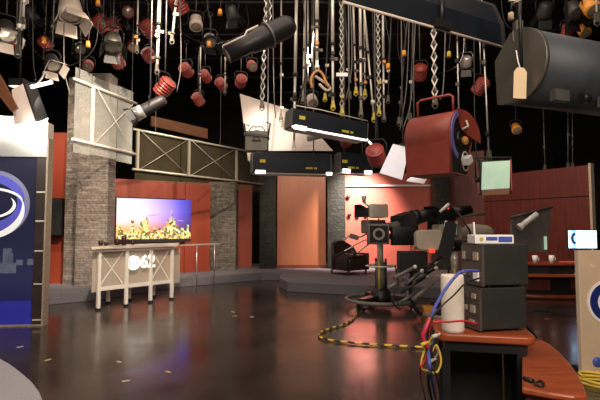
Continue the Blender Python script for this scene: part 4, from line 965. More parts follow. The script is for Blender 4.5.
# ------------------------------------------------------------------ fresnel lamps
def fresnel(px, py, Y, aim, r, label, body='redmetal', fins=True, doors='metal', lens='lens', group='hanging stage lamps', drop=True, name='stage_lamp', long=1.0):
    c = D(px, py, Y); aim = Vector(aim).normalized()
    L = r * 2.1 * long
    t = thing(name, label, 'lamp', (c.x, c.y, c.z), 0, group)
    b = MB()
    if fins:
        prof = [(0.001, -L * .5), (r * .75, -L * .5), (r * .82, -L * .42)]
        k = 5
        for i in range(k):
            h0 = -L * .42 + L * .8 * i / k; h1 = h0 + L * .8 / k
            prof += [(r * .82, h0), (r * 1.0, h0 + L * .03), (r * 1.0, h1 - L * .07), (r * .82, h1 - L * .04)]
        prof += [(r * .95, L * .42), (r * .95, L * .5), (r * .8, L * .5)]
    else:
        prof = [(0.001, -L * .5), (r * .6, -L * .5), (r * .85, -L * .38), (r * .95, L * .1), (r, L * .2), (r, L * .5), (r * .82, L * .5)]
    b.lathe(prof, c, aim, 18); b.build('body', M[body], t)
    MB().lathe([(r * .84, L * .44), (r * .6, L * .49), (0.001, L * .52)], c, aim, 18).build('lens', M[lens], t)
    side = aim.cross(Vector((0, 0, 1))); side = side.normalized() if side.length > 1e-3 else Vector((1, 0, 0))
    up = side.cross(aim)
    if doors:
        f = c + aim * L * .5
        for sg, ax in ((1, side), (-1, side), (1, up), (-1, up)):
            o2 = up if ax is side else side
            w = r * .8
            MB().plate([f + ax * sg * r * .95 - o2 * w, f + ax * sg * r * .95 + o2 * w, f + ax * sg * r * 1.45 + aim * r * 1.0 + o2 * w * 1.15, f + ax * sg * r * 1.45 + aim * r * 1.0 - o2 * w * 1.15], 0.006).build('barn_door', M[doors], t)
    top = c + Vector((0, 0, r * 1.75))
    MB().tube([c - side * r * 1.12, c - side * r * 1.15 + Vector((0, 0, r * 1.2)), c - side * r * .8 + Vector((0, 0, r * 1.7)), c + side * r * .8 + Vector((0, 0, r * 1.7)), c + side * r * 1.15 + Vector((0, 0, r * 1.2)), c + side * r * 1.12], r * .09, 6).build('yoke', M['metal'], t)
    if drop:
        d = MB().cyl(top, (top.x, top.y, GRID), 0.012, seg=6); hook(d, top.x, top.y, GRID + .02); d.build('drop_pipe', M['grey'], t)
    return c, t
lamps = [
 (165, 87, 7.6, (-.5, -.2, -.7), .14, 'large red ribbed lamp hanging above the black spotlight at left', 'redmetal', True, None),
 (101, 23, 9.5, (.3, -.4, -.6), .16, 'pinkish red lamp left of the pair above the tall glass panel', 'redmetal', True, None),
 (113, 24, 10.4, (.2, -.3, -.7), .15, 'pinkish red lamp right of the pair above the tall glass panel', 'redmetal', True, None),
 (113, 42, 9.0, (.2, -.4, -.7), .17, 'grey lamp with mesh look under the pinkish pair', 'olive', False, 'metal'),
 (117, 60, 10.2, (.1, -.5, -.6), .15, 'round red lamp just above the tall glass panel', 'redmetal', True, None),
 (45, 43, 8.6, (.2, -.5, -.4), .11, 'small red lamp at upper left above the white barn doors', 'redmetal', True, None),
 (70, 7, 8.0, (.2, -.2, -.8), .2, 'lamp with pale cream doors at the top edge, upper left', 'beigemetal', False, 'beigemetal'),
 (52, 62, 7.6, (.4, -.3, -.6), .12, 'dark lamp with pale doors behind the bright left softlight', 'darkenamel', False, 'beigemetal'),
 (6, 30, 7.0, (.3, -.3, -.7), .14, 'dark lamp with pale doors at the upper left edge', 'darkenamel', False, 'beigemetal'),
 (16, 42, 8.2, (.3, -.3, -.7), .11, 'small red lamp near the left edge beside the silver hangers', 'redmetal', True, None),
 (148, 28, 9.4, (.2, -.4, -.5), .15, 'red lamp behind the thick silver hanger at upper left', 'redmetal', True, None),
 (149, 55, 10.2, (.2, -.4, -.5), .14, 'red lamp low behind the thick silver hanger', 'redmetal', True, None),
 (178, 4, 8.6, (.2, -.4, -.5), .16, 'red lamp cut by the top edge beside the slim hanger', 'redmetal', True, None),
 (186, 70, 11.5, (.2, -.6, -.3), .15, 'round red lamp in the dark right of the ribbed one', 'redmetal', True, None),
 (205, 76, 12.0, (.2, -.6, -.3), .14, 'round red lamp between the two short glinting hangers', 'redmetal', True, None),
 (221, 84, 12.2, (.2, -.6, -.3), .14, 'round red lamp under the front end of the long spotlight', 'redmetal', True, None),
 (241, 81, 12.4, (-.2, -.6, -.3), .15, 'round red lamp left of the beige reflector', 'redmetal', True, None),
 (198, 99, 12.0, (.2, -.5, -.5), .14, 'dim red lamp lowest in the dark left of the reflector', 'redmetal', True, None),
 (196, 22, 9.0, (.1, -.3, -.8), .13, 'pale domed lamp in the dark at top left of the long spotlight', 'beigemetal', False, None),
 (420, 72, 8.8, (.1, -.5, -.5), .13, 'red ribbed lamp in the dark under the big black bank', 'redmetal', True, None),
 (481, 86, 8.6, (-.2, -.5, -.5), .13, 'red ribbed lamp in the dark left of the grey softlight', 'redmetal', True, None),
 (376, 155, 7.6, (.2, -.5, -.5), .15, 'red ribbed lamp beside the white flag lamp', 'redmetal', True, None),
 (345, 140, 9.4, (.2, -.5, -.5), .12, 'red lamp between the tilted bank and the right light bank', 'redmetal', True, None),
 (312, 100, 9.0, (.1, -.5, -.6), .11, 'pale pinkish lamp above the tilted light bank', 'beigemetal', False, None),
 (590, 6, 6.0, (.1, -.4, -.6), .11, 'small lamp with orange face at the top right corner', 'orangeplastic', False, None),
 (574, 10, 6.4, (.1, -.4, -.6), .12, 'dark lamp beside the orange-faced one at top right', 'darkenamel', False, 'metal'),
 (568, 30, 7.0, (.1, -.4, -.6), .09, 'small red lamp above the big grey softlight', 'redmetal', True, None),
 (583, 30, 6.6, (.1, -.4, -.6), .08, 'small yellow lamp above the big grey softlight', 'orangeplastic', False, None),
 (516, 128, 13.0, (-.1, -.5, -.5), .13, 'dim brass-coloured lamp in the dark above the right red wall', 'orangeplastic', False, None),
 (80, 48, 10.4, (.3, -.5, -.4), .13, 'dim dark lamp left of the round red one', 'darkenamel', False, 'metal'),
 (60, 26, 9.2, (.3, -.5, -.4), .13, 'dim dark lamp below the cream-doored one', 'darkenamel', False, 'metal'),
 (128, 12, 10.6, (.2, .5, -.4), .14, 'dim red lamp at the top between the two upper left hangers', 'redmetal', True, None),
 (88, 66, 11.0, (.2, .5, -.5), .13, 'dim red lamp low in the dark left of the tall glass panel', 'redmetal', True, None),
 (133, 46, 11.6, (.2, .5, -.5), .14, 'dim red lamp in the dark right of the grey mesh lamp', 'redmetal', True, None),
 (232, 12, 9.2, (.2, .5, -.6), .13, 'dark lamp at the top edge left of the spotlight hanger', 'darkenamel', False, 'metal'),
 (158, 14, 11.0, (.2, .5, -.5), .13, 'dim dark lamp behind the thick silver hanger at the top', 'darkenamel', False, 'metal'),
 (252, 66, 12.0, (.2, .5, -.5), .13, 'dim red lamp in the dark under the middle of the long spotlight', 'redmetal', True, None),
 (30, 14, 9.0, (.2, .4, -.6), .13, 'dim dark lamp between the left edge hangers and the cream-doored lamp', 'darkenamel', False, 'metal'),
 (466, 62, 9.6, (.1, .5, -.5), .12, 'dim dark lamp in the shade under the right part of the black bank', 'darkenamel', False, 'metal'),
 (545, 10, 8.0, (.1, .5, -.5), .13, 'dim dark lamp in the dark above the grey softlight', 'darkenamel', False, 'metal'),
 (210, 40, 10.0, (.2, -.5, -.5), .14, 'dim dark lamp left of the long black spotlight', 'darkenamel', False, 'metal'),
]
for (px, py, Y, aim, r, lab, body, fins, doors) in lamps: fresnel(px, py, Y, aim if body != 'redmetal' else (aim[0], -aim[1], aim[2] * .7), r, lab, body, fins, doors)
# yoke frame above the red ribbed lamp is the slim hanger's clamp; black spotlight with silver front
c, t = fresnel(150, 107, 7.3, (-.9, -.15, -.55), .10, 'black spotlight with silver barrel aimed down left, beside the glass header', 'darkenamel', False, 'metal', name='spotlight', group=None, long=2.6)
ax = Vector((-.9, -.15, -.55)).normalized()
MB().lathe([(0.106, 0.12), (0.108, 0.12), (0.112, 0.26), (0.106, 0.26), (0.106, 0.12)], c, ax, 18).build('silver_band', M['alu'], t)
# long black spotlight upper middle
p0 = D(227, 55, 6.6); p1_ = D(292, 24, 6.9); ax = (p1_ - p0).normalized(); L = (p1_ - p0).length
t = thing('long_spotlight', 'long black tube spotlight with bright edge at the upper middle', 'lamp', (p0 + p1_) / 2)
MB().lathe([(0.09, 0), (0.125, 0.0), (0.125, L * .32), (0.15, L * .36), (0.17, L * .5), (0.17, L * .92), (0.12, L), (0.001, L)], p0, ax, 20).build('barrel', M['metal'], t)
MB().lathe([(0.12, 0.01), (0.001, 0.02)], p0, ax, 18).build('lens', M['lens'], t)
n_ = Vector((0, -.2, 1)).cross(ax).normalized(); upn = ax.cross(n_)
MB().tube([p0 + upn * .135, p0 + ax * L * .33 + upn * .135, p0 + ax * L * .38 + upn * .18, p0 + ax * L * .55 + upn * .18], 0.016, 8).build('edge_rail', M['beigemetal'], t)
MB().ring(p0 + ax * L * .62, 0.18, 0.20, 0.03, ax, seg=24).build('yoke', M['grey'], t)
q_ = p0 + ax * L * .62
d = MB().cyl(q_ + Vector((0, 0, .16)), (q_.x, q_.y, GRID), 0.016); hook(d, q_.x, q_.y, GRID + .02); d.build('drop_pipe', M['grey'], t)

# ------------------------------------------------------------------ fluorescent banks
def bank(pxl, pyl, Yl, pxr, pyr, Yr, hh, dep, label, tubes=True, roll=0.0, text_u=.72):
    a = D(pxl, pyl, Yl); b = D(pxr, pyr, Yr); ln = (b - a).length
    m = frame(a, b - a) @ Matrix.Rotation(roll, 4, 'X')          # local: x along, y away from camera, z up; front lower edge at z=0
    t = thing('light_bank', label, 'light bank', (a + b) / 2)
    h = MB(m).extr([(0, 0), (0.03, hh), (dep * .7, hh * 1.08), (dep, hh * .2), (dep, 0)], 0, ln); h.build('housing', M['nightblue'], t, bevel=0.006)
    MB(m).box((-0.008, dep / 2, hh * .5), (0.016, dep * .96, hh * .98)).build('end_cap', M['grey'], t)
    MB(m).box((ln + 0.008, dep / 2, hh * .5), (0.016, dep * .96, hh * .98)).build('end_cap', M['grey'], t)
    MB(m).box((ln / 2, dep / 2, -0.008), (ln * .97, dep * .9, 0.012)).build('reflector', M['reflect'], t)
    for k in ((0.5,) if tubes else ()): MB(m).cyl((0.04, dep * k, -0.025), (ln - 0.04, dep * k, -0.025), 0.016, seg=10).build('tube', M['lit'], t)
    MB(m).box((ln * .12, 0.004, hh * .55), (0.10, 0.006, 0.055)).build('sticker', M['yellow'], t, 'yellow sticker')
    st = MB(m); u = ln * text_u
    for i, w in enumerate((.018, .02, .016, .022, .018, .0, .02, .02)):
        if w: st.box((u, -0.002 + 0.03 * .3, hh * .26), (w, 0.012, 0.034))
        u += .026
    st.build('stencil_marks', M['yellow'], t, 'row of small yellow stencilled marks')
    for k in (.2, .8):
        p = m @ Vector((ln * k, dep * .5, hh))
        d = MB().cyl(p - Vector((0, 0, .03)), (p.x, p.y, GRID), 0.012, seg=6); hook(d, p.x, p.y, GRID + .02); d.build('suspension_rod', M['greycable'], t)
    return m, t, ln
# left lower bank with big tilted reflector door
m, t, ln = bank(253, 172, 8.3, 331, 174, 8.6, 0.37, 0.34, 'lower long black light bank with a big beige reflector plate standing above it', text_u=.68, tubes=False)
MB().plate([D(250, 151, 8.8), D(333, 151, 9.0), D(299, 113, 9.4), D(240, 94, 9.2)], 0.02).build('reflector_plate', M['reflect'], t, 'large beige reflector plate')
MB().plate([D(240, 94, 9.18), D(243.5, 97, 9.18), D(254, 166, 8.65), D(248, 160, 8.65)], 0.03).build('plate_edge', M['reflect'], t)
MB(m).box((ln * .09, -0.03, 0.0), (0.17, 0.05, 0.06)).build('lit_end', M['lit'], t)
MB(m).box((ln * .97, -0.03, 0.0), (0.10, 0.05, 0.05)).build('lit_end', M['lit'], t)
MB(m).box((ln * .5, -0.025, -0.045), (ln * .92, 0.03, 0.03)).build('lower_rail', M['grey'], t)
# upper tilted bank
m, t, ln = bank(292, 126, 7.3, 367, 140, 7.8, 0.30, 0.34, 'upper tilted black light bank hung among the hangers', text_u=.66, tubes=False)
MB(m).cyl((0.0, -0.012, -0.01), (ln * .98, -0.012, -0.01), 0.016, seg=10).build('lit_edge', M['lit'], t)
MB(m).box((ln * .1, -0.02, -0.01), (0.2, 0.05, 0.06)).build('lit_end', M['lit'], t)
MB(m).tube([(ln * .0, 0.03, .345), (ln * .35, .03, .36), (ln, 0.03, 0.335)], 0.010).build('top_rail', M['beigemetal'], t)
MB(m).tube([(ln * 1.0, 0.02, 0.02), (ln * 1.12, 0.02, -0.10)], 0.018).build('lit_corner', M['lit'], t)
# right partly hidden bank
m, t, ln = bank(341, 172, 8.4, 372, 174, 8.6, 0.36, 0.3, 'short black light bank right of the lower long one', text_u=.25, tubes=False)
MB(m).box((ln * .15, -0.03, 0.02), (0.14, 0.05, 0.07)).build('lit_end', M['lit'], t)
MB(m).box((ln * .85, -0.03, 0.02), (0.13, 0.05, 0.06)).build('lit_end', M['lit'], t)
# olive lamp in front of the reflector
c, t = fresnel(257, 138, 7.0, (0, -.3, -.8), .10, 'olive square lamp hanging before the beige reflector plate', 'olive', False, None, drop=False, group=None, name='ballast_lamp')
MB(Matrix.Translation(c)).rbox((0, 0, -.06), (0.34, 0.2, 0.30), 0.03, axis='y').build('square_housing', M['olive'], t, bevel=0.01)
MB(Matrix.Translation(c)).box((0, -.02, .02), (0.37, 0.22, 0.035), Matrix.Rotation(0.12, 3, 'Y')).build('strap', M['metal'], t)
MB(Matrix.Translation(c)).tube([(-.17, 0, .02), (-.19, 0, .22), (-.12, 0, .18)], .012).tube([(.17, 0, .02), (.2, 0, .22), (.14, 0, .24)], .012).build('bracket', M['metal'], t)
# bare pale tube lamp between banks
o = MB().tube([D(307, 139, 7.9), D(324, 135, 7.9)], 0.05, 12).build('tube_lamp', M['beigemetal']); tag(o, 'pale stubby tube lamp between the two long light banks', 'lamp')
# white cards
def flaglamp(quad, Y, label, body_px, rr):
    c = D(body_px[0], body_px[1], Y + .7)
    t = thing('flag_lamp', label, 'lamp', c)
    MB().plate([D(x, y, Y + dy) for x, y, dy in quad], 0.012).build('white_flag', M['whitecard'], t)
    MB().lathe([(0.001, -rr), (rr * .7, -rr), (rr, -rr * .4), (rr, rr), (rr * .9, rr), (0.001, rr * .9)], c, (.2, -.6, -.6), 16).build('body', M['darkenamel'], t)
    MB().tube([c + Vector((0, 0, rr * .8)), D((quad[2][0] + quad[3][0]) / 2, (quad[2][1] + quad[3][1]) / 2 - 1, Y + .3)], 0.012).build('flag_arm', M['metal'], t)
    d = MB().cyl(c + Vector((0, 0, rr * .8)), (c.x, c.y, GRID), 0.012); hook(d, c.x, c.y, GRID + .02); d.build('drop_pipe', M['grey'], t)
flaglamp([(379.5, 173, 0), (402, 180, .1), (409, 148, .35), (393, 144, .25)], 7.3, 'lamp with a bright white tilted flag left of the red softlight', (403, 150), .10)
flaglamp([(406, 181, 0), (424, 184, 0), (427, 178.5, .15), (411, 177, .15)], 7.4, 'lamp with a small white flag under the red softlight', (415, 171), .07)
# orange cable loop and white name card in the hanger cluster
cl = [D(x, y, 7.7) for x, y in ((312, 88), (311, 80), (314, 73), (319, 71), (323, 75), (326, 82), (329, 87))]
o = MB().tube(bez(cl, 6), 0.022, 8).build('cable_loop', M['orangecable']); tag(o, 'orange cable loop tied among the hangers above the tilted bank', 'cable')
cl = [D(x, y, 7.75) for x, y in ((315, 76), (321, 80), (327, 84), (330, 89), (326, 90), (319, 84))]
o = MB().tube(bez(cl, 6), 0.024, 8).build('cable_bundle', M['beigemetal']); tag(o, 'pale cable bundle hanging under the orange cable loop', 'cable')
o = MB().box(D(342, 74.5, 7.6), (0.19, 0.01, 0.06)).build('name_card', M['whitecard']); tag(o, 'blank white card strip clipped among the hangers', 'card')
for i, (px, py, m_, lab) in enumerate(((404, 53, 'orangeplastic', 'orange cable plug hanging in the dark under the black bank'), (98, 2, 'orangeplastic', 'orange plug at the top edge above the pinkish lamps'), (209, 44, 'orangeplastic', 'orange plug dangling left of the long spotlight'), (220, 12, 'orangeplastic', 'orange plug near the top edge left of the spotlight rail'), (44, 40, 'orangeplastic', 'orange plug among the upper left lamps'), (88, 44, 'orangeplastic', 'orange plug dangling left of the round red lamp'), (511, 16, 'tag', 'beige connector on the near hanger at upper right'), (388, 66, 'orangeplastic', 'orange plug at the right end of the crowded hangers'), (449, 54, 'yellow', 'yellow plug under the middle of the big black bank'))):
    p = D(px, py, 3.4 if px == 511 else 8.0); s = .03 if px == 511 else .055
    t = thing('cable_plug', lab, 'plug', p, 0, 'plugs hanging from the grid')
    MB().cyl(p - Vector((0, 0, s)), p + Vector((0, 0, s * .8)), s * .75, s * .6, 10).build('plug_body', M[m_], t)
    MB().tube(bez([p + Vector((0, 0, s * .8)), p + Vector((.03, 0, .4)), (p.x - .04, p.y, (p.z + GRID) / 2), (p.x, p.y, GRID)], 5), 0.008, 6).build('cord', M['blackcable'], t)

# hanging cables
hc = [((110, 0), (112, 40), (123, 70), 9.0, 'blackcable'), ((64, 10), (64, 60), (70, 95), 8.0, 'greycable'), ((178, 30), (181, 60), (177, 92), 8.2, 'greycable'), ((272, 30), (274, 90), (276, 118), 7.9, 'greycable'), ((300, 20), (306, 60), (297, 110), 7.8, 'blackcable'),
      ((349, 10), (352, 60), (346, 100), 8.1, 'greycable'), ((411, 30), (407, 80), (400, 130), 8.4, 'greycable'), ((418, 30), (412, 90), (403, 130), 8.2, 'greycable'), ((450, 35), (444, 75), (440, 100), 7.0, 'greycable'), ((478, 100), (475, 130), (481, 165), 6.6, 'blackcable'), ((372, 20), (374, 70), (378, 140), 7.7, 'blackcable'), ((29, 0), (33, 50), (36, 80), 6.6, 'blackcable')]
for i, (a, b, c_, Y, m_) in enumerate(hc):
    top = D(a[0], a[1], Y); p = [Vector((top.x, top.y, GRID)), D(*b, Y), D(*c_, Y)] if top.z < GRID - .1 else [Vector((top.x, top.y, GRID)), D(*b, Y), D(*c_, Y)]
    cable(p, 0.009, m_, ['black power cord drooping above the tall glass panel', 'grey cord drooping left of the tall glass panel', 'grey cord beside the red ribbed lamp', 'grey cord hanging before the beige reflector', 'black cord at the left of the crowded hangers', 'grey cord in the middle of the crowded hangers', 'grey cord hanging toward the white flag lamp, left of two', 'grey cord hanging toward the white flag lamp, right of two', 'grey cord above the red softlight', 'black cord beside the pale green lamp', 'black cord near the red lamp by the white flag', 'black cord near the bright left softlight'][i], 'hanging_cord', 8)

for (a, b, c_, Y, lab) in (((95, 8), (150, 34), (205, 12), 9.0, 'dark cord swagged across the upper left above the red lamps'), ((180, 30), (212, 44), (246, 30), 9.4, 'dark cord swagged left of the long spotlight'),
                    ((30, 40), (60, 66), (95, 46), 8.4, 'dark cord swagged low at the upper left'), ((400, 60), (430, 74), (462, 58), 9.0, 'dark cord swagged in the shade under the black bank'), ((505, 22), (545, 30), (590, 18), 7.4, 'dark cord swagged above the grey softlight')):
    A_, B_, C_ = D(*a, Y), D(*b, Y), D(*c_, Y)
    cable([(A_.x, Y, GRID), A_, B_, C_, (C_.x, Y, GRID)], .007, 'blackcable', lab, 'swagged_cord', 8)
# ------------------------------------------------------------------ big red softlight
rc = D(438, 140, 6.0)
ra = math.radians(-42)
RM = Matrix.Translation(rc) @ Matrix.Rotation(ra, 4, 'Z')           # local x = drum axis (right end toward camera)
rs = thing('red_softlight', 'big red drum softlight with bail handle hanging right of centre', 'softlight', rc)
R = 0.33; hl = 0.30
def drum(r, y_skirt): 
    pr = [(r * math.cos(t), r * math.sin(t)) for t in [math.radians(-10 + 205 * i / 22) for i in range(23)]]
    return pr + [(-r * 0.86, y_skirt), (r * .55, y_skirt), (r * .8, -r * .5)]
outer = drum(R, -0.47); inner = drum(R - .02, -0.46)
k = len(outer)
sh = MB(RM)
vs = [(-hl, *p) for p in outer] + [(hl, *p) for p in outer]
sh.add(vs, [tuple(range(k))[::-1]] , False)
o_ = len(sh.v) - 2 * k
for i in range(k): sh.f.append((o_ + i, o_ + (i + 1) % k, o_ + k + (i + 1) % k, o_ + k + i)); sh.sm.append(i < 22)
sh.build('drum', M['redsoft'], rs)
MB(RM).add([(hl - .03, p[0] * .98, p[1] * .98) for p in outer] + [(hl - .015, p[0] * .98, p[1] * .98) for p in outer], [tuple(range(k))[::-1], tuple(range(k, 2 * k))] + [(i, (i + 1) % k, k + (i + 1) % k, k + i) for i in range(k)]).build('interior', M['rubber'], rs)
rim = MB(RM).tube([(hl, *p) for p in outer], 0.014, 6, closed=True); rim.build('rim', M['redsoft'], rs)
fan = [(hl + .01 + .10 * max(0, math.cos(t)), R * 1.06 * math.cos(t), R * 1.06 * math.sin(t)) for t in [math.radians(-8 + 118 * i / 12) for i in range(13)]] + [(hl + .012, -.02, .10), (hl + .05, .12, .02)]
MB(RM).plate(fan, 0.014, (1, 0, 0)).build('fan_plate', M['redsoft'], rs)
MB(RM).ring((hl + .015, 0, 0), R * .80, R * .98, .02, (1, 0, 0), math.radians(-62), math.radians(70), 18, up=(0, 0, 1)).build('gel_rim', M['magenta'], rs)
g_ = MB(RM)
g_.cyl((hl - .06, 0, -.02), (hl + .02, 0, -.02), .10, seg=14)
g_.build('socket', M['metal'], rs)
MB(RM).lathe([(0.001, 0), (.05, 0), (.06, .03), (.04, .06), (0.001, .07)], (hl + .02, 0.02, -.05), (1, 0, 0), 12).build('bulb_holder', M['orangecable'], rs)
MB(RM).tube([(hl + .04, -.05, .08), (hl + .10, 0, .12), (hl + .06, .04, .2)], .016).build('wire', M['beigemetal'], rs)
MB(RM).box((hl + .05, 0.06, -.29), (.10, .12, .09), Matrix.Rotation(.5, 3, 'X')).build('white_clip', M['whitecard'], rs)
MB(RM).tube([(hl + .03, .06 + .1 * math.cos(t), -.30 + .12 * math.sin(t)) for t in [2 * PI * i / 16 for i in range(16)]], .009, 6, closed=True).build('wire_loop', M['silver'], rs)
MB(RM).tube([(-hl * .75, -.1, R * .93), (-hl * .75, -.1, R + .17), (-hl * .6, -.1, R + .2), (hl * .7, -.1, R + .2), (hl * .85, -.1, R + .17), (hl * .85, -.1, R * .93)], .016, 8).build('bail_handle', M['redsoft'], rs)

# ------------------------------------------------------------------ near grey softlight with tag
sc_ = D(516, 66, 3.2)
xdir = Vector((1, 0.34, -0.015))
SMx = frame(sc_, xdir)
gs = thing('grey_softlight', 'big grey half-round softlight hanging at the upper right edge', 'softlight', sc_)
Rr = 0.25
prof = [(-Rr * math.sin(t), Rr * math.cos(t)) for t in [math.radians(-12 + 192 * i / 20) for i in range(21)]] + [(0.18, -0.22), (0.20, 0.10)]
MB(SMx).extr(prof, 0.02, 1.35, True).build('half_round_body', M['bluegrey'], gs)
MB(SMx).extr([(p[0] * 1.03, p[1] * 1.03) for p in prof], 0.0, 0.03, True).build('end_plate', M['olive'], gs)
MB(SMx).extr([(p[0] * 1.03, p[1] * 1.03) for p in prof], 1.34, 1.37, True).build('end_plate', M['olive'], gs)
MB(SMx).box((0.2, -0.17, -0.235), (0.12, 0.05, 0.075)).build('vent_plate', M['greenglow'] if False else M['grey'], gs)
MB(SMx).box((0.62, -0.17, -0.235), (0.10, 0.05, 0.075)).build('vent_plate', M['grey'], gs)
MB(SMx).cyl((0.36, -.2, -.24), (0.42, -.2, -.24), .03).build('knob', M['metal'], gs)
MB(SMx).tube([(-0.03, -.08, -.05), (-.035, -.08, .3), (-.03, -.08, .42)], 0.012).build('strap', M['metal'], gs)
tt = SMx @ Vector((-0.05, -0.08, 0.0))
tagt = thing('paper_tag', 'beige paper tag tied to the left end of the grey softlight', 'tag', tt)
TM = Matrix.Translation(D(520, 83, 3.08)) @ Matrix.Rotation(0.06, 4, 'Y')
MB(TM).plate([(-.043, 0, -.105), (.043, 0, -.105), (.043, 0, .075), (.022, 0, .105), (-.022, 0, .105), (-.043, 0, .075)], 0.003, (0, 1, 0)).build('card', M['tag'], tagt)
MB(TM).tube([(0, 0, .09), (-.01, 0.02, .16), (-.01, 0.05, .24)], .004, 6).build('string', M['whitecard'], tagt)
for k in (0.45, 1.2):
    p = SMx @ Vector((k, -.02, Rr)); d = MB().cyl(p - Vector((0, 0, .03)), (p.x, p.y, GRID), 0.012); hook(d, p.x, p.y, GRID + .02); d.build('suspension_rod', M['metal'], gs)
# ------------------------------------------------------------------ big black bank at top centre
ta = D(343, 3, 3.0); tb = D(503, 48, 3.75)
TMx = frame(ta, tb - ta); tl_ = (tb - ta).length
tb_ = thing('black_softlight', 'big black softlight with thin bright lower edge at the top centre', 'softlight', (ta + tb) / 2)
pr = [(0, 0), (0.01, 0.20), (0.09, 0.40), (0.26, 0.52), (0.44, 0.48), (0.44, 0.30)]
MB(TMx).extr(pr, 0.0, tl_, False).build('housing', M['nightblue'], tb_, bevel=0.02)
MB(TMx).extr([(p[0] * 1.03 - .005, p[1] * 1.02) for p in pr], tl_ - .01, tl_ + 0.03, False).build('end_plate', M['darkenamel'], tb_)
MB(TMx).cyl((-0.01, -0.012, 0.0), (tl_ + .02, -0.012, 0.0), 0.010, seg=8).build('lower_edge', M['beigemetal'], tb_)
MB(TMx).tube([(tl_ * .545, -.03, .02), (tl_ * .55, -.03, .2), (tl_ * .55, .06, .42)], .02).box((tl_ * .55, -.03, .03), (.16, .05, .07)).build('mount_bracket', M['metal'], tb_)
for k in (.15, .85):
    p = TMx @ Vector((tl_ * k, .3, .5)); d = MB().cyl(p - Vector((0, 0, .05)), (p.x, p.y, GRID), 0.012); hook(d, p.x, p.y, GRID + .02); d.build('suspension_rod', M['metal'], tb_)
# ------------------------------------------------------------------ pale green lamp
gc = D(495.5, 177, 6.2); GMx = Matrix.Translation(gc) @ Matrix.Rotation(math.radians(-8), 4, 'Z')
gl_ = thing('square_lamp', 'square lamp with pale green glass face hanging before the dark red wall', 'lamp', gc)
MB(GMx).box((0, .08, 0), (0.40, 0.15, 0.46)).build('housing', M['metal'], gl_, bevel=0.01)
MB(GMx).plate([(-.185, -.005, -.17), (.17, -.005, -.15), (.185, -.005, .215), (-.165, -.005, .20)], .012, (0, 1, 0)).build('glass_face', M['greenglow'], gl_)
MB(GMx).plate([(-.185, -.005, -.175), (.17, -.005, -.155), (.16, -.03, -.235), (-.18, -.03, -.25)], .012).build('lower_flap', M['brownwood'], gl_)
MB(GMx).box((.193, 0, .02), (.012, .06, .42)).build('edge_strip', M['rtape'], gl_)
MB(GMx).tube([(-.24, .06, -.05), (-.24, .06, .27), (.22, .06, .27), (.22, .06, -.05)], .012, 8).build('yoke', M['metal'], gl_)
MB(GMx).cyl((-.26, .06, -.03), (-.2, .06, -.03), .035).build('knob', M['metal'], gl_)
# ------------------------------------------------------------------ left bright softlight over the graphic wall
lc = D(28, 104, 6.2); LM = Matrix.Translation(lc) @ Matrix.Rotation(0.15, 4, 'Y')
ll = thing('bright_softlight', 'glaring white softlight just above the left graphic wall', 'softlight', lc)
MB().plate([D(12, 90, 6.25), D(23, 84, 6.3), D(36, 123, 6.5), D(14, 124, 6.2)], 0.02).build('left_door', M['reflect'], ll)
MB().plate([D(24, 84, 6.3), D(34, 82, 6.6), D(47, 118, 6.8), D(36, 123, 6.5)], 0.03).build('dark_side', M['metal'], ll)
MB().plate([D(-8, 62, 6.0), D(2, 78, 6.0), D(18, 108, 6.0), D(12, 112, 6.0), D(-8, 86, 6.0)], 0.03).build('brown_door', M['brownwood'], ll)
MB().plate([D(-30, 126, 6.1), D(46, 124, 6.4), D(48, 118, 7.0), D(-30, 116, 7.0)], 0.02).build('lit_face', M['hot'], ll)
MB().tube([D(31, 87, 6.2), D(52, 82, 6.4)], 0.025).build('side_bar', M['lit'], ll)
MB().tube([D(35, 86, 6.25), D(42, 78, 6.3), D(45, 72, 6.3), D(50, 78, 6.4), D(52, 83, 6.4)], 0.012).build('bracket', M['silver'], ll)
p = D(20, 84, 6.4); d = MB().cyl(p, (p.x, p.y, GRID), .014).box(p, (.2, .2, .1)); hook(d, p.x, p.y, GRID + .02); d.build('suspension_rod', M['metal'], ll)

# ------------------------------------------------------------------ lights (stage lamps aimed at the set, added fill without fixtures)
def spot(loc, tgt, power, ang, col=(1, .80, .60), rad=0.12, blend=.6):
    l = bpy.data.lights.new('stage_and_fill_spot', 'SPOT'); l.energy = power; l.spot_size = math.radians(ang); l.spot_blend = blend; l.color = col; l.shadow_soft_size = rad
    o = bpy.data.objects.new('stage_and_fill_spot', l); C.objects.link(o); o.location = loc
    o.rotation_euler = (Vector(tgt) - Vector(loc)).to_track_quat('-Z', 'Y').to_euler(); return o
def area(loc, tgt, power, sx, sy, col=(1, .85, .7)):
    l = bpy.data.lights.new('softlight_and_fill', 'AREA'); l.shape = 'RECTANGLE'; l.size = sx; l.size_y = sy; l.energy = power; l.color = col
    o = bpy.data.objects.new('softlight_and_fill', l); C.objects.link(o); o.location = loc
    o.rotation_euler = (Vector(tgt) - Vector(loc)).to_track_quat('-Z', 'Y').to_euler(); return o
WARM = (1, .80, .62)
spot((0.2, 8.5, 5.2), (0.2, 15.2, 2.0), 1000, 28, WARM)                     # orange panel
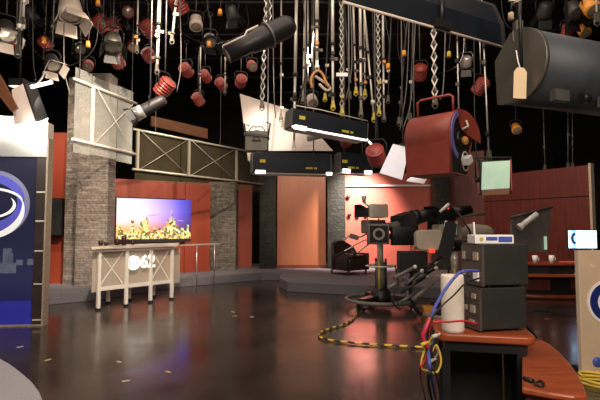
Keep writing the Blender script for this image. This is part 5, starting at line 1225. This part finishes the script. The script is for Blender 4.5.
spot((2.15, 13.9, 3.8), (1.85, 15.6, 1.7), 1500, 84, (1, .86, .78), blend=1.0)         # salmon wall hot spot
spot((-1.0, 8.2, 5.6), (-3.8, 13.4, 1.8), 1150, 46, WARM)                # screen wall
spot((-1.5, 5.0, 5.6), (-3.3, 9.3, 0.8), 1000, 34, (1, .86, .70))        # desk
spot((-1.6, 6.0, 5.8), (-4.5, 10.4, 3.0), 1300, 44, WARM)                # pillar and glass header
spot((3.0, 8.0, 5.6), (6.0, 12.5, 1.8), 600, 56, WARM)                   # right wall
spot((-5.3, 8.2, 5.6), (-5.4, 10.9, 2.6), 350, 50, WARM)                 # left red strip
area((0.0, 5.0, 6.05), (0.2, 7.0, 0), 170, 6, 5, (1, .82, .68))           # added overhead fill, no fixture hangs here
area((0.5, -2.0, 4.6), (0.6, 8, 2.4), 300, 5, 2, (1, .84, .70))           # added fill behind the camera position, not a studio fixture
area((-2.0, 12.0, 6.05), (-2.0, 12.2, 0), 90, 7, 4, (1, .82, .68))  # added fill over the rear of the set, no lamp there
area((-4.4, 6.75, 3.32), (-4.3, 7.1, 3.0), 30, 1.6, .2, (1, .95, .85))    # left softlight onto the header band
spot((-0.9, 6.6, 4.9), D(270, 130, 9.0), 260, 26, (1, .90, .80))         # beige reflector plate
spot(D(430, 128, 6.0) + Vector((-.5, -.6, .5)), D(397, 163, 7.4), 70, 22, (.95, .93, 1), rad=.05)   # added spot without a fixture, brightens the white flags
w = bpy.data.worlds.new('studio_dark'); bpy.context.scene.world = w; w.use_nodes = True
w.node_tree.nodes['Background'].inputs[0].default_value = (0.02, 0.015, 0.012, 1)

cam = bpy.data.cameras.new('camera'); cam.sensor_width = 36; cam.lens = FPX / 600 * 36; cam.clip_start = .05
co = bpy.data.objects.new('camera', cam); C.objects.link(co); co.location = EYE; co.rotation_euler = (PI / 2 + PITCH, 0, 0)
sc = bpy.context.scene; sc.camera = co
sc.view_settings.view_transform = 'Standard'; sc.view_settings.look = 'None'; sc.view_settings.exposure = 0.55; sc.view_settings.gamma = 1
sc.view_settings.use_curve_mapping = False
